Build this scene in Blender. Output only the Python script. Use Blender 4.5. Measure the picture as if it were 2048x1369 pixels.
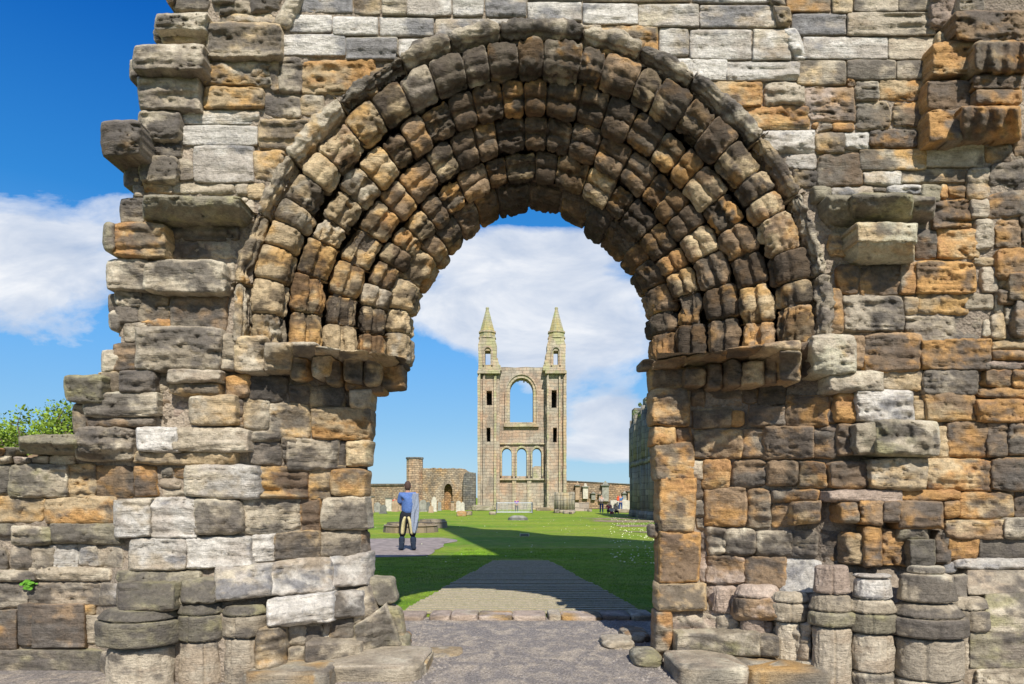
import bpy, bmesh, math, random
import numpy as np
from mathutils import Vector, Matrix, Quaternion
for o in list(bpy.data.objects): bpy.data.objects.remove(o)
SC = bpy.context.scene
COL = SC.collection
F = 1390.0; HC = 1.4; CX = 1024.0; HY = 995.0      # focal length and horizon of the view, in photo pixels
# ------------------------------------------------------------------ camera
cam = bpy.data.cameras.new('camera'); cob = bpy.data.objects.new('camera', cam); COL.objects.link(cob)
cob.location = (0, 0, HC); cob.rotation_euler = (math.radians(90), 0, 0)
cam.sensor_width = 36; cam.lens = 36*F/2048; cam.shift_y = (HY-684.5)/2048; cam.clip_end = 3000; cam.clip_start = 0.05
SC.camera = cob
# ------------------------------------------------------------------ light
SUN_EL = math.radians(42)
sdx, sdy = -0.2, 1.0
n_ = math.hypot(sdx, sdy)
sdir = Vector((sdx/n_*math.cos(SUN_EL), sdy/n_*math.cos(SUN_EL), -math.sin(SUN_EL)))
sl = bpy.data.lights.new('sun', 'SUN'); so = bpy.data.objects.new('sun', sl); COL.objects.link(so)
sl.energy = 4.7; sl.angle = math.radians(0.5); sl.color = (1.0, 0.95, 0.87)
so.rotation_euler = sdir.to_track_quat('-Z', 'Y').to_euler(); so.location = (3, -12, 14)
SC.view_settings.view_transform = 'Standard'; SC.view_settings.look = 'None'
SC.view_settings.exposure = 0.35; SC.view_settings.gamma = 1
# ------------------------------------------------------------------ world
w = bpy.data.worlds.new('World'); SC.world = w; w.use_nodes = True
nt = w.node_tree; nt.nodes.clear()
def N(nt, t, **k):
    n = nt.nodes.new(t)
    for a, b in k.items(): setattr(n, a, b)
    return n
def L(nt, a, b): nt.links.new(a, b)
def M_(nt, op, a, b=None, c=None, clamp=False):
    n = N(nt, 'ShaderNodeMath', operation=op); n.use_clamp = clamp
    for i, v in enumerate((a, b, c)):
        if v is None: continue
        if isinstance(v, (int, float)): n.inputs[i].default_value = v
        else: L(nt, v, n.inputs[i])
    return n.outputs[0]
def MIX(nt, fac, a, b, mode='MIX'):
    n = N(nt, 'ShaderNodeMix', data_type='RGBA', blend_type=mode)
    for idx, v in ((0, fac), (6, a), (7, b)):
        if isinstance(v, (int, float)): n.inputs[idx].default_value = v
        elif isinstance(v, tuple): n.inputs[idx].default_value = (*v, 1) if len(v) == 3 else v
        else: L(nt, v, n.inputs[idx])
    return n.outputs[2]
def NOISE(nt, vec, scale, detail=4, rough=.55, dist=0.0):
    n = N(nt, 'ShaderNodeTexNoise'); n.inputs['Scale'].default_value = scale; n.inputs['Detail'].default_value = detail
    n.inputs['Roughness'].default_value = rough; n.inputs['Distortion'].default_value = dist
    if vec is not None: L(nt, vec, n.inputs['Vector'])
    return n.outputs['Fac']
def RAMP(nt, fac, stops):
    n = N(nt, 'ShaderNodeValToRGB'); L(nt, fac, n.inputs[0]); e = n.color_ramp.elements
    while len(e) < len(stops): e.new(.5)
    for i, (p, c) in enumerate(stops):
        e[i].position = p; e[i].color = (c, c, c, 1) if isinstance(c, (int, float)) else (*c, 1)
    return n.outputs[0]
sky = N(nt, 'ShaderNodeTexSky', sky_type='NISHITA'); sky.sun_disc = False
sky.sun_elevation = SUN_EL; sky.sun_rotation = math.atan2(-sdx, -sdy); sky.air_density = 1.0; sky.dust_density = 0.3; sky.ozone_density = 3.0
tc = N(nt, 'ShaderNodeTexCoord'); sp = N(nt, 'ShaderNodeSeparateXYZ'); L(nt, tc.outputs['Generated'], sp.inputs[0])
hsv = N(nt, 'ShaderNodeHueSaturation'); L(nt, sky.outputs[0], hsv.inputs['Color']); hsv.inputs['Saturation'].default_value = 1.25; hsv.inputs['Value'].default_value = 1.0
zen = RAMP(nt, sp.outputs[2], [(0.0, (1.0, 1.02, 1.06)), (0.22, (.80, 1.0, 1.16)), (.5, (.22, .74, 1.22)), (0.8, (.15, .62, 1.15))])
skyc = MIX(nt, 1.0, hsv.outputs[0], zen, 'MULTIPLY')
skyc = MIX(nt, .80, skyc, RAMP(nt, sp.outputs[2], [(0.0, (4.2, 6.6, 8.4)), (.10, (2.6, 5.4, 8.5)), (.21, (1.5, 4.6, 9.2)), (.36, (.35, 2.7, 7.2)), (.55, (.03, 1.2, 5.2)), (1.0, (.02, .7, 3.4))]))
yy = M_(nt, 'MAXIMUM', M_(nt, 'ABSOLUTE', sp.outputs[1]), .12)
uu = M_(nt, 'DIVIDE', sp.outputs[0], yy); vv = M_(nt, 'DIVIDE', sp.outputs[2], yy)
cmb = N(nt, 'ShaderNodeCombineXYZ'); L(nt, uu, cmb.inputs[0]); L(nt, M_(nt, 'MULTIPLY', vv, 2.1), cmb.inputs[1])
cn = NOISE(nt, cmb.outputs[0], 3.6, 10, .60, .25)
cn2 = NOISE(nt, cmb.outputs[0], 1.3, 3, .5)
def blob(cx, cz, sx, sz, amp):
    a = M_(nt, 'POWER', M_(nt, 'DIVIDE', M_(nt, 'SUBTRACT', uu, cx), sx), 2.0)
    b = M_(nt, 'POWER', M_(nt, 'DIVIDE', M_(nt, 'SUBTRACT', vv, cz), sz), 2.0)
    e = M_(nt, 'POWER', 2.718, M_(nt, 'MULTIPLY', M_(nt, 'ADD', a, b), -1.0))
    return M_(nt, 'MULTIPLY', e, amp)
def PU(px): return (px-CX)/F
def PV(py): return (HY-py)/F
den = M_(nt, 'ADD', M_(nt, 'MULTIPLY', cn, 1.0), M_(nt, 'MULTIPLY', cn2, .25))
for b in ((PU(0), PV(490), .26, .10, .50), (PU(1010), PV(590), .15, .09, .36), (PU(1180), PV(660), .13, .085, .36), (PU(1000), PV(500), .15, .04, .2),
          (PU(1215), PV(850), .06, .035, .46), (PU(1200), PV(905), .09, .02, .32), (PU(880), PV(640), .09, .05, .18), (PU(60), PV(120), .5, .17, -.5), (PU(840), PV(850), .10, .13, -.28), (PU(1050), PV(415), .12, .03, -.26), (PU(60), PV(760), .3, .07, -.25), (PU(1010), PV(690), .05, .03, .08)):
    den = M_(nt, 'ADD', den, blob(*b))
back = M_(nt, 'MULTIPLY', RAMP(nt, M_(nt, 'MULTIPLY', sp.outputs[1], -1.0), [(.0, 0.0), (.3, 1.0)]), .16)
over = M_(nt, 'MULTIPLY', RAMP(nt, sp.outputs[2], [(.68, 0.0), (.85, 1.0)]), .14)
den = M_(nt, 'ADD', den, M_(nt, 'MAXIMUM', back, over))  # unseen cloud behind camera and overhead, added to brighten and whiten the ambient light
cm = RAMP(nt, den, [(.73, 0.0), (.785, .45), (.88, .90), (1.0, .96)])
ccol = RAMP(nt, NOISE(nt, cmb.outputs[0], 5.5, 7, .6, .4), [(.3, (4.8, 5.7, 7.3)), (.50, (7.2, 7.7, 8.6)), (.66, (9.5, 9.6, 9.8))])
den = M_(nt, 'ADD', den, 0.0)
below = M_(nt, 'GREATER_THAN', sp.outputs[2], 0.0)
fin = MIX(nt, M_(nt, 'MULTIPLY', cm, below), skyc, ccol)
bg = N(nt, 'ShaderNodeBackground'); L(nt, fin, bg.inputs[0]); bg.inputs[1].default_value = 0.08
L(nt, bg.outputs[0], N(nt, 'ShaderNodeOutputWorld').inputs[0])

# ------------------------------------------------------------------ helpers
rng = np.random.default_rng(7); random.seed(7)
def X(px, Y): return (px-CX)/F*Y
def Z(py, Y): return HC+(HY-py)/F*Y
def GY(py): return HC*F/(py-HY)        # distance of a ground point
def _hash(ix, iy, iz):
    h = (ix.astype(np.uint32)*np.uint32(374761393)) ^ (iy.astype(np.uint32)*np.uint32(668265263)) ^ (iz.astype(np.uint32)*np.uint32(2246822519))
    h = (h ^ (h >> np.uint32(13)))*np.uint32(1274126177); h ^= h >> np.uint32(16)
    return (h & np.uint32(0xffff)).astype(np.float32)/65535.0
def vn(x, y, z):
    x = np.asarray(x, float)+500; y = np.asarray(y, float)+500; z = np.asarray(z, float)+500
    ix = np.floor(x).astype(np.int64); iy = np.floor(y).astype(np.int64); iz = np.floor(z).astype(np.int64)
    fx = x-ix; fy = y-iy; fz = z-iz
    fx = fx*fx*(3-2*fx); fy = fy*fy*(3-2*fy); fz = fz*fz*(3-2*fz)
    r = 0
    for dx in (0, 1):
        for dy in (0, 1):
            for dz in (0, 1):
                r = r + _hash(ix+dx, iy+dy, iz+dz)*(fx if dx else 1-fx)*(fy if dy else 1-fy)*(fz if dz else 1-fz)
    return r*2-1
def fbm(x, y, z, oc=4, g=.5):
    r = 0; a = 1; s = 0
    for i in range(oc):
        r = r+a*vn(x*2**i+i*17.3, y*2**i, z*2**i-i*9.1); s += a; a *= g
    return r/s
def ss(a, b, x):
    t = np.clip((x-a)/(b-a), 0, 1); return t*t*(3-2*t)
def mesh_np(name, V, Q, mat, parent=None, cols=None, smooth=True):
    me = bpy.data.meshes.new(name); V = np.asarray(V, np.float32); Q = np.asarray(Q, np.int32); k = Q.shape[1]
    me.vertices.add(len(V)); me.vertices.foreach_set('co', V.ravel())
    me.loops.add(Q.size); me.loops.foreach_set('vertex_index', Q.ravel())
    me.polygons.add(len(Q)); me.polygons.foreach_set('loop_start', np.arange(0, Q.size, k, dtype=np.int32))
    me.polygons.foreach_set('loop_total', np.full(len(Q), k, np.int32))
    if smooth: me.polygons.foreach_set('use_smooth', np.ones(len(Q), bool))
    me.update(calc_edges=True); me.validate()
    if cols is not None:
        at = me.color_attributes.new('col', 'FLOAT_COLOR', 'POINT')
        c = np.ones((len(V), 4), np.float32); c[:, :3] = cols; at.data.foreach_set('color', c.ravel())
    me.materials.append(mat)
    return link(name, me, parent)
def link(name, me, parent=None):
    o = bpy.data.objects.new(name, me); COL.objects.link(o)
    if parent is not None: o.parent = parent; o.matrix_parent_inverse = Matrix.Translation(-Vector(parent.location))
    return o
def thing(name, label, cat, loc=(0, 0, 0), group=None):
    o = bpy.data.objects.new(name, None); COL.objects.link(o); o.location = loc; o.empty_display_size = .2
    return tag(o, label, cat, group)
def tag(o, label, cat, group=None):
    o['label'] = label; o['category'] = cat
    if group: o['group'] = group
    return o
def struct(o, k='structure'): o['kind'] = k; return o
def bm_obj(name, bm, mat, parent=None, smooth=False):
    me = bpy.data.meshes.new(name); bm.normal_update(); bm.to_mesh(me); bm.free(); me.materials.append(mat)
    if smooth:
        for p in me.polygons: p.use_smooth = True
    return link(name, me, parent)
def slab(name, outer, holes, y0, y1, mat, parent=None):
    """wall of constant thickness standing in XZ with real openings"""
    cu = bpy.data.curves.new('c', 'CURVE'); cu.dimensions = '2D'; cu.fill_mode = 'BOTH'; cu.extrude = (y1-y0)/2
    for pts in [outer]+list(holes):
        s = cu.splines.new('POLY'); s.points.add(len(pts)-1); s.use_cyclic_u = True
        for i, p in enumerate(pts): s.points[i].co = (p[0], p[1], 0, 1)
    ob = bpy.data.objects.new('c', cu); COL.objects.link(ob)
    dg = bpy.context.evaluated_depsgraph_get(); me = bpy.data.meshes.new_from_object(ob.evaluated_get(dg))
    bpy.data.objects.remove(ob)
    me.transform(Matrix.Translation((0, (y0+y1)/2, 0)) @ Matrix.Rotation(math.pi/2, 4, 'X'))
    me.name = name; me.materials.clear(); me.materials.append(mat)
    return link(name, me, parent)
def box(bm, x0, x1, y0, y1, z0, z1, bev=0, tx=0, ty=0):
    r = bmesh.ops.create_cube(bm, size=1); vs = r['verts']
    for v in vs:
        k = 1 if v.co.z > 0 else 0
        v.co = Vector(((x0+x1)/2+v.co.x*(x1-x0-2*tx*k), (y0+y1)/2+v.co.y*(y1-y0-2*ty*k), (z0+z1)/2+v.co.z*(z1-z0)))
    if bev:
        es = list({e for v in vs for e in v.link_edges})
        bmesh.ops.bevel(bm, geom=es, offset=bev, segments=2, affect='EDGES')
def prism(bm, cx, cy, z0, z1, r0, r1, n=8, rot=0, sx=1, sy=1):
    vs = []
    for z, r in ((z0, r0), (z1, r1)):
        vs.append([bm.verts.new((cx+sx*r*math.cos(rot+2*math.pi*i/n), cy+sy*r*math.sin(rot+2*math.pi*i/n), z)) for i in range(n)])
    for i in range(n):
        j = (i+1) % n; bm.faces.new((vs[0][i], vs[0][j], vs[1][j], vs[1][i]))
    bm.faces.new(vs[1]); bm.faces.new(list(reversed(vs[0])))
# ------------------------------------------------------------------ materials
def mat_new(name):
    m = bpy.data.materials.new(name); m.use_nodes = True; nt = m.node_tree; b = nt.nodes['Principled BSDF']
    b.inputs['Roughness'].default_value = .9; b.inputs['Specular IOR Level'].default_value = .25
    return m, nt, b
def BUMP(nt, b, h, dist=.02, strength=.6):
    n = N(nt, 'ShaderNodeBump'); n.inputs['Strength'].default_value = strength; n.inputs['Distance'].default_value = dist
    L(nt, h, n.inputs['Height']); L(nt, n.outputs[0], b.inputs['Normal'])
def OBJ(nt, sx=1, sy=1, sz=1):
    t = N(nt, 'ShaderNodeTexCoord'); m = N(nt, 'ShaderNodeMapping'); L(nt, t.outputs['Object'], m.inputs[0]); m.inputs['Scale'].default_value = (sx, sy, sz)
    return m.outputs[0]
def stone_mat(name, grain=1.0):
    m, nt, b = mat_new(name); v = OBJ(nt); vb = OBJ(nt, 1, 1, 2.0)
    a = N(nt, 'ShaderNodeAttribute', attribute_name='col')
    n1 = NOISE(nt, vb, 14, 8, .65, .6); n2 = NOISE(nt, v, 95, 4, .7); n3 = NOISE(nt, vb, 5, 6, .6, 1.0)
    n7 = NOISE(nt, v, 38, 6, .7, .3)
    f = M_(nt, 'MULTIPLY', RAMP(nt, n7, [(.3, .72), (.5, 1.0), (.72, 1.2)]), 1.0)
    f = M_(nt, 'MULTIPLY', M_(nt, 'MULTIPLY', f, RAMP(nt, n1, [(.25, .74), (.5, 1.0), (.75, 1.16)])), RAMP(nt, n2, [(.25, .74), (.5, 1.0), (.75, 1.22)]))
    c = MIX(nt, 1.0, a.outputs['Color'], f, 'MULTIPLY')
    speck = RAMP(nt, NOISE(nt, v, 42, 5, .7), [(.30, .38), (.40, 1.0)])
    c = MIX(nt, .75, c, MIX(nt, 1.0, c, speck, 'MULTIPLY'))
    L(nt, c, b.inputs['Base Color'])
    vo = N(nt, 'ShaderNodeTexVoronoi'); L(nt, v, vo.inputs['Vector']); vo.inputs['Scale'].default_value = 34
    pit = RAMP(nt, vo.outputs['Distance'], [(.05, 0.0), (.28, 1.0)])
    h = M_(nt, 'ADD', M_(nt, 'MULTIPLY', n1, .75), M_(nt, 'MULTIPLY', n2, .35)); h = M_(nt, 'ADD', h, M_(nt, 'MULTIPLY', n3, .8))
    h = M_(nt, 'ADD', h, M_(nt, 'MULTIPLY', pit, .14)); h = M_(nt, 'ADD', h, M_(nt, 'MULTIPLY', NOISE(nt, v, 38, 6, .7, .3), .75)); h = M_(nt, 'ADD', h, M_(nt, 'MULTIPLY', NOISE(nt, OBJ(nt, .8, .8, 7), 7, 5, .65, .8), .9)); BUMP(nt, b, h, .024*grain, .75)
    return m
STONE = stone_mat('weathered_sandstone')
def mortar_mat():
    m, nt, b = mat_new('lime_mortar'); v = OBJ(nt)
    a = N(nt, 'ShaderNodeAttribute', attribute_name='col')
    n1 = NOISE(nt, v, 28, 6, .7, .4); vo = N(nt, 'ShaderNodeTexVoronoi'); L(nt, v, vo.inputs['Vector']); vo.inputs['Scale'].default_value = 48
    c = MIX(nt, 1.0, a.outputs['Color'], RAMP(nt, n1, [(.3, .6), (.55, 1.05), (.75, 1.35)]), 'MULTIPLY'); L(nt, c, b.inputs['Base Color'])
    BUMP(nt, b, M_(nt, 'ADD', n1, M_(nt, 'MULTIPLY', vo.outputs['Distance'], .5)), .03, .9); return m
MORTAR = mortar_mat()
def plain(name, col, rough=.8, var=.25, scale=8, bump=0, metal=0):
    m, nt, b = mat_new(name); v = OBJ(nt); n = NOISE(nt, v, scale, 5, .6)
    c = MIX(nt, 1.0, tuple(col), RAMP(nt, n, [(.3, 1-var), (.7, 1+var)]), 'MULTIPLY'); L(nt, c, b.inputs['Base Color'])
    b.inputs['Roughness'].default_value = rough; b.inputs['Metallic'].default_value = metal
    if bump: BUMP(nt, b, n, bump, .6)
    return m
def far_stone(name, base, warm, dark, course=.3, wid=.62, swap=False, moss=None, bumpd=.05, bstr=.8):
    m, nt, b = mat_new(name); t = N(nt, 'ShaderNodeTexCoord'); s = N(nt, 'ShaderNodeSeparateXYZ'); L(nt, t.outputs['Object'], s.inputs[0])
    cb = N(nt, 'ShaderNodeCombineXYZ'); L(nt, M_(nt, 'ADD', s.outputs[0], s.outputs[1]), cb.inputs[0]); 
    L(nt, s.outputs[2], cb.inputs[1])
    wv = N(nt, 'ShaderNodeVectorMath', operation='ADD'); L(nt, cb.outputs[0], wv.inputs[0])
    nn = N(nt, 'ShaderNodeTexNoise'); nn.inputs['Scale'].default_value = .9; L(nt, cb.outputs[0], nn.inputs['Vector'])
    sc = N(nt, 'ShaderNodeVectorMath', operation='SCALE'); L(nt, nn.outputs['Color'], sc.inputs[0]); sc.inputs['Scale'].default_value = .35; L(nt, sc.outputs[0], wv.inputs[1])
    br = N(nt, 'ShaderNodeTexBrick'); L(nt, wv.outputs[0], br.inputs['Vector']); br.inputs['Scale'].default_value = 1
    br.inputs['Brick Width'].default_value = wid; br.inputs['Row Height'].default_value = course; br.inputs['Mortar Size'].default_value = .022
    br.inputs['Color1'].default_value = (1.25, 1.2, 1.15, 1); br.inputs['Color2'].default_value = (.6, .58, .6, 1); br.inputs['Mortar'].default_value = (.32, .30, .28, 1); br.inputs['Bias'].default_value = 0
    v = t.outputs['Object']
    c = MIX(nt, RAMP(nt, NOISE(nt, v, .45, 5, .65, .4), [(.42, 0.0), (.6, 1.0)]), tuple(base), tuple(warm))
    mp = N(nt, 'ShaderNodeMapping'); L(nt, v, mp.inputs[0]); mp.inputs['Scale'].default_value = (1, 1, .35)
    c = MIX(nt, RAMP(nt, NOISE(nt, mp.outputs[0], 1.1, 6, .7, .5), [(.46, 0.0), (.64, .85)]), c, tuple(dark))
    if moss: c = MIX(nt, RAMP(nt, NOISE(nt, v, .8, 4, .6), [(.5, 0.0), (.62, .9)]), c, tuple(moss))
    c = MIX(nt, bstr, c, br.outputs['Color'], 'MULTIPLY'); L(nt, c, b.inputs['Base Color'])
    h = M_(nt, 'ADD', M_(nt, 'MULTIPLY', br.outputs['Fac'], -1.0), NOISE(nt, v, 6, 5, .7)); BUMP(nt, b, h, bumpd, .8)
    return m

# ------------------------------------------------------------------ wall relief: distance of the wall surface behind each part of the front
FRONT = 5.5
def D(px, py):
    px = np.asarray(px, float); py = np.asarray(py, float); d = np.full(np.broadcast(px, py).shape, FRONT)
    low = ss(690, 730, py)
    d = d+low*0.72*np.clip((px-500)/235, 0, 1.15)*(px < 1000)
    d = d+low*(px > 1000)*(0.75*np.clip((1655-px)/255, 0, 1))
    d = d+.16*ss(250, 205, px)*ss(880, 930, py)
    pl = ss(1115, 1235, py)
    d = d-pl*.30*ss(190, 240, px)*(px < 1000)-pl*.26*(px > 1000)
    return d
# codes: base, accent, accent weight, crust weight
PAL = {'w': ((.56, .53, .475), (.38, .335, .28), .42, .24), 'g': ((.325, .275, .20), (.50, .43, .32), .56, .44), 'd': ((.15, .13, .11), (.30, .25, .18), .50, .55),
       'b': ((.46, .345, .20), (.48, .29, .11), .34, .40), 'o': ((.47, .245, .07), (.38, .21, .09), .45, .42), 'n': ((.25, .165, .095), (.40, .23, .09), .36, .46),
       'k': ((.055, .043, .033), (.30, .17, .06), .30, .5), 'm': ((.23, .21, .15), (.30, .27, .15), .38, .42), 'c': ((.44, .38, .29), (.35, .28, .20), .42, .30),
       'p': ((.36, .275, .22), (.45, .36, .29), .5, .3), 'y': ((.44, .41, .30), (.47, .35, .14), .3, .2)}
PK = list(PAL)
def parse(txt):
    out = []
    for l in txt.replace('\n', ';').split(';'):
        t = l.split()
        if len(t) < 5: continue
        x0, y0, x1, y1 = map(float, t[:4]); c = t[4]; p = 0.0; mode = ''; sk = 0.0
        for e in t[5:]:
            if e[0] == 's': sk = float(e[1:])
            elif e[0] in '-0123456789': p = float(e)/100
            else: mode += e
        out.append((((x0, y0), (x1, y0+sk), (x1, y1+sk), (x0, y1)), c, p, mode))
    return out
SID = [0]
def colourise(P3, sid, code, rim, code2=None, w2=None, crust_add=0.0):
    """stone albedo: base, iron staining, lichen crust and worn pale rims, all fixed to the stone"""
    x, y, z = P3.T; o = sid*3.71
    base = np.zeros((len(x), 3)); acc = np.zeros((len(x), 3)); aw = np.zeros(len(x)); cw = np.zeros(len(x))
    for i, k in enumerate(PK):
        m = code == i
        base[m] = PAL[k][0]; acc[m] = PAL[k][1]; aw[m] = PAL[k][2]; cw[m] = PAL[k][3]
    if code2 is not None:
        T2 = np.array([list(PAL[k][0])+list(PAL[k][1])+[PAL[k][2], PAL[k][3]] for k in PK])[code2]; f = w2[:, None]
        base = base*(1-f)+T2[:, :3]*f; acc = acc*(1-f)+T2[:, 3:6]*f; aw = aw*(1-w2)+T2[:, 6]*w2; cw = cw*(1-w2)+T2[:, 7]*w2
    r1 = _hash(sid.astype(int), sid.astype(int)*7, sid.astype(int)*13); r2 = _hash(sid.astype(int)*5, sid.astype(int)*3, sid.astype(int)+9); r3 = _hash(sid.astype(int)*11, sid.astype(int)+77, sid.astype(int)*2)
    n1 = fbm(x*5+o, y*5, z*9+o, 4, .6); n2 = fbm(x*4-o, y*4, z*7+2*o, 4, .6); n3 = fbm(x*14, y*14, z*26+o, 4, .65); n4 = fbm(x*2.2+9, y*2.2, z*2.2, 3)
    zf = .22*np.ones(len(x)); zc_ = np.array((.31, .245, .165)); base = base*(1-zf[:, None])+zc_*zf[:, None]
    n5 = fbm(x*1.5+31, y, z*1.0, 4, .6)+.55*fbm(x*6, y*3, z*1.3, 3)
    c = base*(1+.22*(r1-.5)*2)[:, None]*(1+.38*n3)[:, None]
    k = ss(-.06, .40, n1+(aw-.42)*1.1+(r2-.5)*.5)*.95
    c = c*(1-k[:, None])+acc*k[:, None]*(1+.3*n3)[:, None]
    pale = np.clip(.30*(1-rim)+.10, 0, 1)*(.3+.7*ss(-.2, .4, n3)); c = c*(1-pale[:, None])+np.minimum(c*1.35+.05, .66)*pale[:, None]
    crust = ss(.04, .36, n2+n3*.34+n4*.15+n5*.42+.155+crust_add+(cw-.45)*1.0+(r3-.5)*.55)*ss(.0, .55, rim+.25*n3)
    cc = np.array((.085, .075, .066))*(1+.5*n3)[:, None]
    if np.any(np.asarray(crust_add) > 0): cc = cc*np.array((.62, .52, .42))
    cc = cc*(1-.10)+c*.10
    kk = np.clip(crust*.88, 0, 1)[:, None]; wk = (code == PK.index('w'))[:, None]
    cc = np.where(wk, np.array((.17, .165, .165))*(1+.6*n3)[:, None], cc)
    c = c*(1-kk)+cc*kk
    return np.clip(c, .02, .74)
def stones(name, lst, parent, mat=None, dens=3.0, rnd=1.0):
    VS, QS, SIDS, CODES, RIM, C2, W2 = [], [], [], [], [], [], []; nv = 0
    for q, cd, p, mode in lst:
        if len(cd) == 1 and random.random() < .72: cd = cd+random.choice({'w': 'wwwgc', 'g': 'bdgbc', 'd': 'gnd', 'b': 'godb', 'o': 'nnbd', 'n': 'odnk', 'k': 'nk', 'm': 'gmd', 'c': 'gbc', 'p': 'gcp', 'y': 'c'}[cd])
        SID[0] += 1; sid = SID[0]; g_ = .8; jt = lambda: random.uniform(-3.2, 3.2)*(0.3 if 'h' in mode else 1)
        (ax, ay), (bx, by), (cx, cy), (dx, dy) = (q[0][0]-g_+jt(), q[0][1]-g_+jt()), (q[1][0]+g_+jt(), q[1][1]-g_+jt()), (q[2][0]+g_+jt(), q[2][1]+g_+jt()), (q[3][0]-g_+jt(), q[3][1]+g_+jt())
        wd = (math.hypot(bx-ax, by-ay)+math.hypot(cx-dx, cy-dy))/2; ht = (math.hypot(dx-ax, dy-ay)+math.hypot(cx-bx, cy-by))/2
        nx = int(np.clip(wd/dens, 9, 70)); ny = int(np.clip(ht/dens, 9, 60))
        tx = np.linspace(-1, 1, nx); ty = np.linspace(-1, 1, ny)
        tx = .6*tx+.4*np.sin(tx*math.pi/2); ty = .6*ty+.4*np.sin(ty*math.pi/2)
        A, B = np.meshgrid(tx, ty)
        r_ = random.uniform(2, 8)*rnd if 'h' not in mode else 3
        ca = min(r_/wd, .22); cb = min(r_/ht, .22)
        A2 = A*(1-ca*np.abs(B)**5); B2 = B*(1-cb*np.abs(A)**5)
        # bowed outlines
        A2 = A2+random.uniform(-.03, .03)*(1-B**2); B2 = B2+random.uniform(-.06, .06)*(1-A**2)*np.sign(B)*np.abs(B)
        s = (A2+1)/2; t = (B2+1)/2
        px = (ax*(1-s)+bx*s)*(1-t)+(dx*(1-s)+cx*s)*t; py = (ay*(1-s)+by*s)*(1-t)+(dy*(1-s)+cy*s)*t
        am = 2.6 if 'h' not in mode else 1.0
        wx = fbm(px/26, py/26, sid*1.7, 3, .6)*am+fbm(px/9, py/9, sid*1.1, 2)*am*.4; wy = fbm(px/26+40, py/20, sid*1.7, 3, .6)*am+fbm(px/9, py/9+30, sid*1.1, 2)*am*.4
        px = px+wx; py = py+wy
        e = np.minimum((1-np.abs(A))*wd/2, (1-np.abs(B))*ht/2); R = min(random.choice((5, 7, 10))*rnd, .42*min(wd, ht)) if 'h' not in mode else 5
        if 'h' not in mode: e = e-np.clip(7*fbm(px/20, py/17, sid*5.1, 3), 0, 6)*(e < 18)*.8+.4
        qq = np.clip(e/R, 0, 1); rd = np.sqrt(np.clip(1-(1-qq)**2, 0, 1))
        d0 = D(px, py); T = (B+1)/2
        pp = np.full_like(px, p)
        if 'f' in mode: pp = pp*(.30+.70*ss(0, .5, T))
        if 't' in mode: pp = pp*(1-.72*T**1.6)
        if 'r' in mode: pp = pp+wd/F*FRONT*.46*(np.sqrt(np.clip(1-A**2, 0, 1))-.3)
        if 'u' in mode: pp = pp*(1-.10*np.cos(A*math.pi*3.5))
        wxw = X(px, d0); wzw = Z(py, d0)
        lum = fbm(wxw*7, wzw*9, sid*2.3, 4, .5); bed = fbm(wxw*2.2+sid, wzw*24, sid*.7, 4, .55); fine = fbm(wxw*26, wzw*34, sid*.3, 3, .6)
        ck = np.exp(-(fbm(wxw*2.4+sid, wzw*(15 if wd > ht*.8 else 5), sid*1.9, 3, .55)/.028)**2)*ss(-.25, .25, fbm(wxw*5, wzw*5, sid*8.8, 2))*(.35 if 'h' in mode else 1)
        lum = lum+.55*(np.abs(fbm(wxw*9, wzw*12, sid*4.4, 3))-.2)
        ba = .026 if 'l' in mode else .010
        if (sid*7919) % 4 == 0 and 'h' not in mode: ba *= 2.2
        ci = 0
        if 'c' in mode: ci = -.034*ss(.10, .5, np.abs(fbm(wxw*8, wzw*9, sid*3.1, 3)))
        hd = .35 if 'h' in mode else 1
        bulge = .034*rd+.008*hd*(1-A**2)*(1-B**2)+(.036*hd*lum+ba*bed*1.7+.012*fine*(hd+.2))*(.3+.7*rd)+ci*rd-.030*ck*rd
        Y = d0-pp*(.82+.18*rd)-bulge+random.uniform(-.012, .012)
        v = np.stack([X(px, Y), Y, Z(py, Y)], -1).reshape(-1, 3)
        idx = np.arange(nx*ny).reshape(ny, nx); Qf = np.stack([idx[:-1, :-1], idx[1:, :-1], idx[1:, 1:], idx[:-1, 1:]], -1).reshape(-1, 4)
        ring = np.concatenate([idx[0, :-1], idx[:-1, -1], idx[-1, :0:-1], idx[:0:-1, 0]])
        bv = v[ring].copy(); bv[:, 1] = d0.reshape(-1)[ring]+.14
        nr = len(ring); b0 = nx*ny+np.arange(nr); Qs = np.stack([ring, np.roll(ring, -1), np.roll(b0, -1), b0], -1)
        VS.append(v); VS.append(bv); QS.append(Qf+nv); QS.append(Qs+nv)
        RIM.append(qq.reshape(-1)); RIM.append(np.full(nr, .3)); n = nx*ny+nr
        if len(cd) > 1:   # two-coloured stone: left to right blend kept inside the stone
            k1, k2 = PK.index(cd[0]), PK.index(cd[1]); ga = sid*2.4; W2.append(ss(-.45, .55, A*.6*math.cos(ga)+.6*B*math.sin(ga)+1.3*fbm(px/24, py/18, sid, 4, .6)).reshape(-1)); W2.append(np.full(nr, .3))
        else: k1 = k2 = PK.index(cd); W2.append(np.zeros(n))
        CODES.append(np.full(n, k1)); C2.append(np.full(n, k2))
        SIDS.append(np.full(n, sid)); nv += n
    V = np.concatenate(VS); col = colourise(V, np.concatenate(SIDS), np.concatenate(CODES), np.concatenate(RIM), np.concatenate(C2), np.concatenate(W2))
    return mesh_np(name, V, np.concatenate(QS), mat or STONE, parent, col)

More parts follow.
